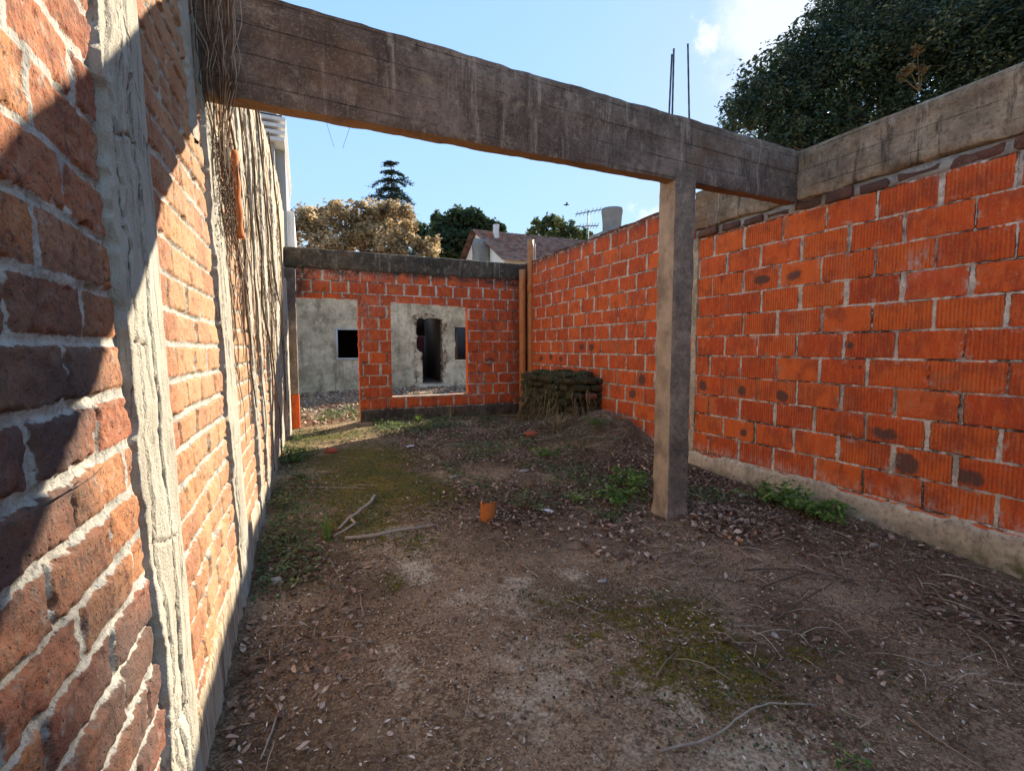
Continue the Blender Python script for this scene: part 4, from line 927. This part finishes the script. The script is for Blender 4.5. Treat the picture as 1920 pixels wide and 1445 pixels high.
gl(1900, 1.0, 3.7, 7.0, 8.6, lambda x, y: np.clip(.5 + 1.2 * fbm(x * 2, y * 2, 0, 3, 9), 0, 1) * sm(6.9, 7.7, y), .045, .07)
gl(2600, -.28, .25, 2.4, 7.0, lambda x, y: np.clip(.4 + 1.3 * fbm(x * 2, y * 2, 0, 3, 19), 0, 1) * sm(.2, -.1, x), .028, .06)
gl(3000, 1.3, 3.4, 2.9, 6.8, lambda x, y: np.clip(.15 + 1.7 * fbm(x * 1.6, y * 1.6, 0, 3, 29), 0, 1), .034, .05)
gl(900, -.2, 1.6, 6.6, 8.5, lambda x, y: np.clip(.3 + 1.3 * fbm(x * 2, y * 2, 0, 3, 39), 0, 1), .035, .05)
gl(1800, -.2, 5, 8.9, 11, lambda x, y: np.clip(.3 + 1.3 * fbm(x * 2, y * 2, 0, 3, 49), 0, 1), .07, .08)
for q_ in range(1):
    p = scatter(16000, -.28, 3.6, .8, 8.4, lambda x, y: np.clip(moss_at(x, y) * (.4 + 1.4 * fbm(x * 5, y * 5, 0, 4, 71)), 0, 1)); n = len(p)
    leaves(m, onground(p, rng.uniform(.002, .008, n)), rng.uniform(.006, .016, n), np.clip(rng.normal(.45, .25, n), 0, 1), .9, .7)
o = m.build('ground_cover', M_IVY); tag(o, 'low green creeping plants and moss patches spread over the dirt', 'ground cover'); o['kind'] = 'stuff'

# ---------------------------------------------------------------- mossy rubble stub and debris heap
st = thing('rubble_stub', 'crumbling brick stub overgrown with moss and dry roots in the corner', 'rubble', (3.7, 6.9, 0))
m = MB()
def stfn(P, Q, ax, side):
    n = fbm(P[..., 0] * 3, P[..., 1] * 3, P[..., 2] * 3, 4, 8)
    Q[..., 0] -= .09 * n * sm(3.95, 3.6, P[..., 0]); Q[..., 1] -= .10 * n; Q[..., 2] += .05 * fbm(P[..., 0] * 4, P[..., 1] * 4, 0, 3, 18) * sm(.5, .85, P[..., 2])
    Q[..., 0] -= .06 * sm(.6, .0, P[..., 2]) * sm(3.9, 3.5, P[..., 0]); return Q
rough_box(m, (3.44, 6.25, -.1), (4.0, 7.8, .88), .025, .03, 9, .035, 5, stfn); m.build('rubble_core', M_ROT, st)
m = MB()
for k, (x, y, z) in enumerate([(3.55, 6.5, .88), (3.62, 6.9, .90), (3.52, 7.3, .89), (3.78, 6.42, .90), (3.66, 7.6, .86), (3.82, 7.0, .9)]):
    m = MB(); w_ = random.uniform(.07, .12); rough_box(m, (x - w_, y - .12, z - .04), (x + w_, y + .12, z + .045), .018, .012, 9, .025, 40 + k); m.build('loose_block', M_ROT, st)
m = MB()
for r_ in range(9):
    zb = -.04 + r_ * .1; y = 6.16 + .12 * (r_ % 2); x = 3.40 + .11 * (r_ % 2)
    while y < 7.75:
        if random.random() > .12: o_ = random.uniform(-.03, .035); rough_box(m, (3.37 + o_, y, zb), (3.50, y + .225, zb + .085), .02, .010, 10, .018, r_ * 31 + int(y * 10))
        y += .25
    while x < 3.95:
        if random.random() > .12: o_ = random.uniform(-.03, .035); rough_box(m, (x, 6.10 + o_, zb), (min(x + .2, 3.97), 6.3, zb + .085), .02, .010, 10, .018, r_ * 17 + int(x * 20))
        x += .225
m.build('broken_courses', M_ROT, st)
m = MB(); rough_box(m, (3.60, 6.055, .555), (3.80, 6.25, .64), .015, .010, 15, .02, 61, None, edge=.1, rnd=.15, dark=.4); m.build('exposed_brick', M_BRICK, st)
m = MB()
for k in range(210):
    if k % 3: x0, y0 = 3.36 + random.uniform(-.05, .02), random.uniform(6.3, 7.8); nx, ny = -1, 0
    else: x0, y0 = random.uniform(3.38, 3.75), 6.08 + random.uniform(-.05, .03); nx, ny = 0, -1
    z0_ = random.uniform(.12, .7); L = random.uniform(.15, .45); q = np.linspace(0, 1, 6); o_ = random.uniform(.02, .13)
    ge = max(.01, z0_ - L); zz = z0_ + (ge - z0_) * q
    tube(m, np.stack([x0 + nx * o_ * q ** 1.5 + .02 * np.sin(q * 5 + k), y0 + ny * o_ * q ** 1.5 + .025 * np.cos(q * 4 + k), zz], -1), np.linspace(.004, .0022, 6) * random.uniform(.5, 1.5), 4, rnd=random.random() ** 1.8 * .9)
m.build('dry_roots', M_DRY, st)
m = MB(); n = 2400; px_, py_ = rng.uniform(3.38, 3.98, n), rng.uniform(6.18, 7.8, n); pz_ = .89 + .03 * fbm(px_ * 6, py_ * 6, 0, 3, 3) + rng.uniform(-.02, .03, n)
sd_ = rng.uniform(0, 1, n) < .55; px_ = np.where(sd_, 3.385 - .05 * rng.uniform(0, 1, n), px_); pz_ = np.where(sd_, rng.uniform(.1, .9, n) ** .8, pz_)
kp = fbm(px_ * 4, py_ * 3.2, pz_ * 4, 3, 77) > (.02 + .35 * (pz_ < .45)); px_, py_, pz_ = px_[kp], py_[kp], pz_[kp]; n = len(px_)
leaves(m, np.stack([px_, py_, pz_], -1), rng.uniform(.012, .045, n), np.clip(rng.normal(.35, .25, n), 0, 1), .8, .6); m.build('moss_cover', M_IVY, st)
m = MB()
for k in range(520):
    x, y = random.gauss(3.5, .27), random.gauss(5.5, .55)
    if not 2.7 < x < 3.8: continue
    p = wander((x, y), random.uniform(0, 6.3), random.uniform(.12, .42), 7, .25, random.uniform(.005, .05), random.uniform(0, .05)); p[:, 0] = np.minimum(p[:, 0], 3.80)
    tube(m, p, np.linspace(1, .5, 7) * random.uniform(.0015, .004), 4, rnd=random.random())
o = m.build('debris_heap', M_TWIG); tag(o, 'heap of dead twigs and dry stems against the right wall', 'debris'); o['kind'] = 'stuff'
st.location.y -= .25
tuft(3.20, 5.85, .28, .30, 150, 'tan dry grass slumped in front of the rubble stub', M_DRY, .9)

# ---------------------------------------------------------------- dead climbers on the left wall
def vine_pts(y0, z0, z1, drift, wob, seed, d=.03, n=46):
    z = np.linspace(z0, z1, n); t = np.linspace(0, 1, n)
    y = y0 + drift * t + wob * fbm(t * 3.0, 0 * t, seed * 3.1, 3, seed) + .3 * wob * vn(t * 14, 0 * t, 0, seed)
    return SL(y, z, d + .012 * vn(t * 9, 0 * t, 1, seed))
VL = [('thick dark dead vine trunk hanging down the middle of the sunlit wall', 3.95, 3.5, .15, 1.1, .55, .011, .045), ('dark dead vine crossing the sunlit wall just left of the tile', 3.12, 3.5, .9, .35, .30, .008, .04),
      ('thin dead vine beside the clay tile', 3.60, 3.5, .5, .5, .30, .006, .035), ('long grey dead vine sloping towards the back end of the wall', 4.5, 3.4, 1.2, 2.8, .35, .009, .045),
      ('forked dead vine near the far cement band', 5.0, 3.5, .1, .6, .45, .008, .05), ('thin pale vine hanging at the far end of the old wall', 6.1, 3.5, .2, .9, .5, .009, .06)]
for k, (lab, y0, z0, z1, dr_, wb_, r, d) in enumerate(VL):
    m = MB(); p = vine_pts(y0, z0, z1, dr_, wb_, k + 1, d); tube(m, p, np.linspace(r, r * .6, len(p)), 6)
    for b in range(3):
        j = random.randint(6, 30); q = p[j:j + 12].copy(); s = random.choice((-1, 1)); q[:, 1] += s * np.linspace(0, .35, 12); tube(m, q, np.linspace(r * .5, r * .2, 12), 5)
    tag(m.build('dead_vine', M_STEM if k % 3 else M_BARK), lab, 'vine', 'dead vines on the old wall')
m = MB()
for k in range(150):
    y0 = random.uniform(2.75, 7.5); z0_ = random.uniform(1.6, 3.55); L = random.uniform(.3, 1.3)
    p = vine_pts(y0, z0_, max(.5, z0_ - L), random.uniform(-.12, .2), random.uniform(.05, .25), k + 50, .016, 16)
    tube(m, p, np.linspace(.0045, .002, 16) * random.uniform(.5, 1.3), 4, rnd=random.random() * .7)
o = m.build('clinging_roots', M_TWIG); tag(o, 'mat of fine dead roots clinging to the upper sunlit wall', 'roots'); o['kind'] = 'stuff'
hb = thing('hanging_roots', 'bundle of dead brown roots hanging over the left end of the beam', 'roots', (-.33, 2.5, 2.4))
for k in range(40):
    n = 40; zb = random.choice((2.42, 2.3, 2.2, 2.05)) + random.uniform(-.15, .15); z = np.linspace(3.3, zb, n); t = (3.3 - z)
    xo = -.36 + .15 * random.random() ** 1.2; yo = 2.485 + random.uniform(-.03, .02)
    x = xo + .06 * fbm(t * 3.2, 0 * t, k, 3, 3); y = yo + .03 * fbm(t * 2.5, 0 * t, k, 3, 4)
    below = sm(2.45, 2.2, z); x = np.maximum(x * (1 - .6 * below) + (SL(2.7 + 0 * z, z)[:, 0] + .03) * .6 * below, SL(y, z)[:, 0] + .012); y = y + below * random.uniform(.05, .35)
    m = MB(); tube(m, np.stack([x, y, z], -1), np.linspace(1, .55, n) * random.uniform(.0014, .0042), 5); m.build('root', M_STEMPALE if k % 2 == 0 else M_STEM, hb)
m = MB()
for k in range(90):
    z0_ = random.uniform(1.95, 2.4); p = vine_pts(random.uniform(2.72, 3.1), z0_, z0_ - random.uniform(.06, .3), random.uniform(-.1, .1), .12, k + 300, .03 + random.random() * .03, 8); tube(m, p, .0022, 4)
m.build('root_mat', M_STEM, hb)
tw = thing('dangling_twigs', 'two thin bare twigs dangling from the underside of the beam', 'twigs', (.1, 2.7, 2.3))
for (x0, x1) in ((.125, .165), (.255, .205)):
    m = MB(); z = np.linspace(2.42, 2.27, 10); q = np.linspace(0, 1, 10); tube(m, np.stack([x0 + (x1 - x0) * q, 2.66 + .01 * np.sin(q * 4), z], -1), .0009, 4); m.build('twig', M_STEM, tw)
stick_ = MB(); q = np.linspace(0, 1, 12); yy = .62 + .42 * q; tube(stick_, SL(yy, 1.045 + .03 * q + .01 * np.sin(q * 5), .02 + .01 * np.sin(q * 3)), np.linspace(.0016, .0008, 12), 5)
tag(stick_.build('twig', M_STEM), 'thin dry twig caught on the shaded bricks at the near left', 'twig')

# ---------------------------------------------------------------- beyond the walls
YAW, PIT = math.radians(23.05), math.radians(4.35)
FW = np.array([math.sin(YAW) * math.cos(PIT), math.cos(YAW) * math.cos(PIT), -math.sin(PIT)]); RT = np.array([math.cos(YAW), -math.sin(YAW), 0]); UP = np.cross(RT, FW)
def at(x, y, d): return np.array([0, 0, H]) + d * (FW + RT * (x - 960) / 911 + UP * (722.5 - y) / 911)
def crown(mb, B, n, size, flat=.7, sub=14, asp=.5, inner=.35, spread=.34):
    """B = [(centre, radius)]: leaves gathered in clumps over every lobe of the crown"""
    wgt = np.array([r ** 2 for _, r in B]); wgt = wgt / wgt.sum()
    for (c, r), k in zip(B, (wgt * n).astype(int)):
        d = rng.normal(0, 1, (sub, 3)); d /= np.linalg.norm(d, axis=1)[:, None]
        cs = np.array(c) + d * r * rng.uniform(.45, 1.0, (sub, 1)); cr = r * rng.uniform(.6, 1.25, sub) * spread
        j = rng.integers(0, sub, k); q = rng.normal(0, 1, (k, 3)); q /= np.linalg.norm(q, axis=1)[:, None]
        p = cs[j] + q * cr[j][:, None] * rng.uniform(.25, 1.05, (k, 1)) ** .6
        tone = np.clip(rng.uniform(.08, .85, sub)[j] + rng.normal(0, .2, k), 0, 1)
        nn = q * .6 + np.array([0, 0, .5]); leaves(mb, p, size * rng.uniform(.6, 1.35, k), tone, flat, asp, .2, nn)
        kk = int(k * inner); p = rng.normal(0, .4, (kk, 3)); p = np.array(c) + r * p / np.maximum(1, np.linalg.norm(p, axis=1) / .8)[:, None]; leaves(mb, p, size * 1.7 * rng.uniform(.7, 1.3, kk), np.clip(rng.normal(.3, .15, kk), 0, 1), 1., asp, .2)
def limbs(mb, base, top, r, B, k=.35, wig=.25):
    q = np.linspace(0, 1, 10)[:, None]; base, top = np.array(base), np.array(top)
    p = base + (top - base) * q; p[:, :2] += wig * np.stack([fbm(q[:, 0] * 2, 0 * q[:, 0], 0, 2, 3), fbm(q[:, 0] * 2, 0 * q[:, 0], 3, 2, 3)], -1) * r * 4
    tube(mb, p, np.linspace(r * 1.3, r * .5, 10), 9)
    for c, rr in B:
        s = p[random.randint(5, 9)]; e = np.array(c); n = 7; u = np.linspace(0, 1, n)[:, None]
        b = s + (e - s) * u + np.array([0, 0, 1]) * (.18 * np.linalg.norm(e - s)) * np.sin(u * np.pi) * .4
        tube(mb, b, np.linspace(r * k, r * k * .25, n), 6)
        for _ in range(4):
            v = rng.normal(0, 1, 3); v /= np.linalg.norm(v); f = e + v * rr * .85; tube(mb, np.linspace(b[4], f, 5) + rng.normal(0, rr * .04, (5, 3)), np.linspace(r * k * .35, r * k * .08, 5), 4)
def tree(name, label, px_blobs, n, size, mat, trunk_px, trunk_r, group=None, depth=0., **kw):
    B = [(at(x, y, d), r * d / 911) for x, y, r, d in px_blobs]
    b = at(*trunk_px); t = thing(name, label, 'tree', (b[0], b[1], 0), group)
    top = np.mean([c for c, _ in B], 0)
    m = MB(); limbs(m, (b[0], b[1], -.1), top, trunk_r, B); m.build('trunk', M_BARK, t)
    m = MB(); crown(m, B, n, size, **kw); m.build('crown', mat, t); return t
ev = tree('evergreen_tree', 'huge dense dark evergreen tree looming over the right wall', [(1405, 205, 62, 16.3), (1440, 160, 70, 17.1), (1520, 105, 85, 17.5), (1480, 215, 70, 16.7), (1590, 60, 95, 17.9), (1560, 170, 95, 16.7), (1650, 120, 110, 16.0), (1700, 20, 120, 18.2), (1760, 110, 110, 15.6), (1830, 10, 120, 17.1), (1870, 90, 120, 15.2), (1960, 60, 130, 14.8), (1560, 250, 70, 16.0), (1460, 265, 50, 16.0),
     (1600, 300, 85, 16.5), (1700, 255, 85, 16), (1500, 300, 60, 16.5), (1780, 220, 80, 15.5), (1640, -60, 110, 18.6), (1800, -120, 150, 18.6), (1960, -90, 150, 17.1), (2080, 60, 150, 15.2)], 110000, .12, M_EVER, (1700, 600, 16.7), .4, sub=30, asp=.42, inner=.4, spread=.36)
m = MB(); B = [(at(1720, 95, 13.5), .17), (at(1705, 130, 13.5), .17), (at(1730, 130, 13.5), .16), (at(1690, 145, 13.5), .12)]; crown(m, B, 330, .085, sub=6)
for c, r in B: tube(m, np.linspace(at(1724, 172, 13.6), c, 5), np.linspace(.02, .007, 5), 5, rnd=.6)
m.build('withered_twig', M_DRYTW, ev)
for pb in [(1350, 200, 22, 8.4), (1500, 40, 18, 9), (1722, 1, 10, 8)]: pass
tree('tan_tree', 'broad tan and golden autumn tree above the back wall', [(580, 408, 36, 30), (620, 396, 30, 31), (665, 404, 34, 30), (640, 430, 45, 29), (700, 420, 42, 30), (745, 405, 36, 31), (590, 445, 45, 29), (690, 455, 45, 29), (755, 450, 40, 29), (800, 465, 28, 29), (560, 425, 35, 30), (720, 390, 22, 31), (620, 470, 40, 28), (740, 475, 40, 28), (810, 480, 22, 28)], 15000, .20, M_TAN, (665, 660, 30), .28, sub=16, inner=.12, spread=.3)
tree('green_tree', 'dark green rounded tree behind the white gabled house', [(860, 420, 34, 36), (835, 440, 34, 36), (885, 415, 30, 36), (905, 430, 28, 36), (850, 465, 40, 35), (815, 465, 34, 35), (880, 460, 36, 35), (790, 440, 26, 37), (925, 425, 18, 36), (940, 430, 12, 36), (820, 410, 14, 36)], 9500, .26, M_GRN, (860, 660, 36), .3, sub=14)
tree('pale_tree', 'light green airy tree showing above the tiled roof', [(1010, 430, 20, 42), (1040, 425, 22, 42), (1030, 412, 14, 42), (1065, 435, 20, 42), (1085, 438, 16, 42), (995, 438, 12, 42), (1050, 445, 26, 42), (1095, 445, 14, 42)], 3600, .30, M_LGRN, (1045, 660, 42), .25, sub=10, inner=.1, spread=.4)
# conifer with drooping tiers
cb = at(742, 660, 44); ct = at(733, 300, 44)
cn = thing('conifer_tree', 'tall dark conifer with drooping tiers above the tan tree', 'tree', (cb[0], cb[1], 0))
m = MB(); q = np.linspace(0, 1, 14)[:, None]; tp = np.array([cb[0], cb[1], -.1]) * (1 - q) + ct * q; tube(m, tp, np.linspace(.38, .03, 14), 8); m.build('trunk', M_BARK, cn)
m = MB(); Ht = ct[2]
tiers = np.concatenate([np.linspace(.985, .60, 10), np.linspace(.55, .3, 6)])
for k, f in enumerate(tiers):
    c = np.array([cb[0], cb[1], 0]) * (1 - f) + ct * f; L0 = .55 + (1 - f) * 9.5 * (.75 + 1.2 * ((k * 7) % 5) / 5)
    for j in range(7):
        a = j * .9 + k * 1.3 + random.uniform(-.3, .3); L = L0 * random.uniform(.35, 1.0); L = min(L * 1.25, 5.2); u = np.linspace(0, 1, 9)
        p = c + np.stack([np.cos(a) * L * u, np.sin(a) * L * u, .12 * L * u - .42 * L * u ** 2], -1); tube(m, p, np.linspace(.05, .012, 9), 4, rnd=.1)
        n = int(40 + 70 * L); tt = rng.uniform(.1, 1, n); pc = np.stack([np.interp(tt, u, p[:, i]) for i in range(3)], -1) + rng.normal(0, 1, (n, 3)) * np.array([.16, .16, .06]) * (.6 + .25 * L); pc[:, 2] -= .05 * rng.uniform(0, 1, n)
        leaves(m, pc, .30 * rng.uniform(.5, 1.2, n), np.clip(rng.normal(.45, .25, n), 0, 1), .35, .35, .1)
m.build('crown', M_CON, cn)

# white gabled house with a tiled roof
X0, X1, Yf, Yb, Ya = 9.45, 20.5, 23.2, 31.4, 27.4
za, zf = 8.05, 5.75
gh = thing('tiled_house', 'white gabled house with a reddish brown tiled roof', 'house', (15, 27, 0))
m = MB(); V = [(X0, Yf, 0), (X0, Yb, 0), (X0, Yb, zf), (X0, Ya, za), (X0, Yf, zf), (X1, Yf, 0), (X1, Yb, 0), (X1, Yb, zf), (X1, Ya, za), (X1, Yf, zf)]
m.add(V, [np.array([[0, 4, 9, 5], [1, 6, 7, 2]]), np.array([[0, 1, 2, 3, 4], [5, 9, 8, 7, 6]])]); m.build('wall', M_WHITEWALL, gh, False)
rf = MB()
def slope(ye, s):
    rows, cols = 26, 60
    for i in range(rows):
        t0, t1 = i / rows, (i + 1.12) / rows
        xs = np.linspace(X0 - .35, X1 + .3, cols * 4 + 1); ph = np.abs(np.sin(xs * np.pi / .24)) * .05
        y0 = ye + (Ya - ye) * t0; y1 = ye + (Ya - ye) * min(t1, 1); z0_ = zf - .12 + (za - zf + .16) * t0 + .09; z1_ = zf - .12 + (za - zf + .16) * min(t1, 1) + .04
        lo_ = np.stack([xs, 0 * xs + y0, z0_ + ph], -1); hi_ = np.stack([xs, 0 * xs + y1, z1_ + ph], -1); bt = np.stack([xs, 0 * xs + y0, z0_ - .07 + 0 * xs], -1)
        n = len(xs); j = np.arange(n); cell = np.floor(xs / .24).astype(int); rn = (_h(cell, cell * 0 + i, cell * 0, 5 + s) + 1) / 2
        rf.add(np.concatenate([bt, lo_, hi_]), [np.stack([j[:-1], j[1:], j[1:] + n, j[:-1] + n], -1), np.stack([j[:-1] + n, j[1:] + n, j[1:] + 2 * n, j[:-1] + 2 * n], -1)], rnd=np.concatenate([rn, rn, rn]))
slope(Yf - .5, 0); slope(Yb + .5, 9)
rfo = rf.build('roof', M_TILES, gh)
m = MB(); xs = np.linspace(X0 - .36, X1 + .3, 40); tube(m, np.stack([xs, 0 * xs + Ya, za + .12 + .03 * np.abs(np.sin(xs * 9))], -1), .13, 10, rnd=.3); m.build('ridge_tiles', M_TILES, rfo)
m = MB(); rough_box(m, (8.2, 23.4, 4.2), (8.95, 24.2, 6.25), .08, .03, 3, .06, 3)
c = at(903, 470, 23.6); 
m2 = MB(); rough_box(m2, (X0 - .75, 25.2, 0), (X0 - .02, 26.2, 6.8), .1, .04, 2.5, .06, 3); tube(m2, np.stack([np.linspace(X0 - .75, X0 - .02, 4), np.full(4, 25.7), np.full(4, 6.8)], -1), .46, 14); m2.build('chimney', M_STONE, gh)
m = MB(); rough_box(m, (X0 + .55, 26.0, 6.6), (X0 + .85, 26.3, 8.25), .08, .01, 3, .02, 6); m.build('flue', M_STUCCO, gh)
m = MB(); rough_box(m, (X0 + .2, 26.05, 6.8), (X0 + .5, 26.5, 7.75), .05, .02, 4, .03, 7, None, edge=.1, rnd=.3); m.build('brick_stack', M_BRICK, gh)
m = MB(); rough_box(m, (X0 - .8, 29.2, 5.0), (X0 - .01, 31.6, 5.75), .1, .02, 2, .05, 8); m.build('lean_to', M_WHITEWALL, gh)

# pale stepped tower at the left with a tank on its roof
wt = thing('white_building', 'tall pale modern building with stepped cornice beyond the left wall', 'building', (-3, 20, 0))
m = MB(); box(m, (-6, 18, 0), (-.72, 18.6, 7.9)); box(m, (-6, 18.6, 0), (-.42, 25, 8.1)); m.build('shaft', M_GREYST, wt, False)
m = MB(); box(m, (-6, 18.2, 8.75), (-.62, 24, 10.05)); m.build('upper_block', M_STUCCO, wt, False)
m = MB()
for k in range(4): box(m, (-6.1, 17.8 - .03 * k, 7.92 + .2 * k), (-.34 - .02 * (3 - k) * 1.0, 25.1, 8.03 + .2 * k))
m.build('cornice', M_STUCCO, wt, False)
m = MB(); box(m, (-6.05, 17.85, 8.655), (-.45, 25, 8.74)); m.build('shadow_band', M_DARKTANK, wt, False)
m = MB()
for k, x in enumerate((-1.45, -1.25, -1.05)): box(m, (x, 17.93, 0), (x + .06, 18.0 - .003, 7.9))
m.build('rib', M_STUCCO, wt, False)
m = MB(); box(m, (-3, 19.0, 0), (-.20, 27, 6.05)); m.build('lower_wing', M_WHITEWALL, wt, False)
tk = MB(); ring_prism(tk, -1.95, 19.6, [(1.0, 10.052), (1.02, 10.2), (.98, 10.6), (1.02, 10.8), (.98, 11.4), (1.0, 11.5), (.6, 11.75), (.3, 11.8)], 28)
tag(tk.build('water_tank', M_DARKTANK), 'dark water tank on the roof of the pale building', 'tank')

# vent pot and antenna beyond the right wall
c = at(1147, 440, 9.6)
vp = thing('vent_pot', 'grey fibre cement vent pot rising behind the right wall', 'vent', (c[0], c[1], 0))
m = MB(); ring_prism(m, c[0], c[1], [(.185, 0), (.185, 3.3), (.183, 3.7), (.195, 3.86), (.21, 3.95), (.21, 4.0), (.17, 4.01)], 28); m.build('pipe_body', M_ASBESTOS, vp)
m = MB(); rough_box(m, (c[0] - .36, c[1] - .25, 0), (c[0] + .22, c[1] + .25, 3.52), .08, .01, 4, .02, 4); m.build('base', M_ASBESTOS, vp)
an = thing('tv_antenna', 'thin television antenna on a mast behind the right wall', 'antenna', tuple(at(1103, 460, 13)[:2]) + (0,))
b0, b1 = at(1103, 470, 13), at(1103, 392, 13)
m = MB(); tube(m, [(b0[0], b0[1], 0), (b0[0], b0[1], 3), (b1[0], b1[1], b1[2])], .018, 6); m.build('mast', M_ALU, an)
for (xa, ya, xb_, yb_) in ((1079, 402, 1127, 393), (1085, 425, 1122, 423)):
    A, Bq = at(xa, ya, 13), at(xb_, yb_, 13); m = MB(); tube(m, np.linspace(A, Bq, 4), .015, 5)
    for u in np.linspace(.05, .95, 7): p = A + (Bq - A) * u; tube(m, [p - FW * .22, p + FW * .22], .007, 4)
    m.build('boom', M_ALU, an)
bp = at(1062, 384, 18); bd = MB()
q = np.linspace(0, 1, 9); tube(bd, bp + RT * (q[:, None] - .5) * .22, .022 * np.sin(q * np.pi * .96 + .06) + .004, 8)
Wn = np.array([bp - RT * .03, bp + RT * .05, bp + RT * .02 - FW * .2 + UP * .02, bp - RT * .02 - FW * .2 + UP * .02, bp - RT * .02 + FW * .2 + UP * .03, bp + RT * .02 + FW * .2 + UP * .03]); bd.add(Wn, np.array([[0, 1, 2, 3], [1, 0, 4, 5]]))
tag(bd.build('bird', M_DARKTANK), 'small dark bird flying in the sky above the right wall', 'bird')
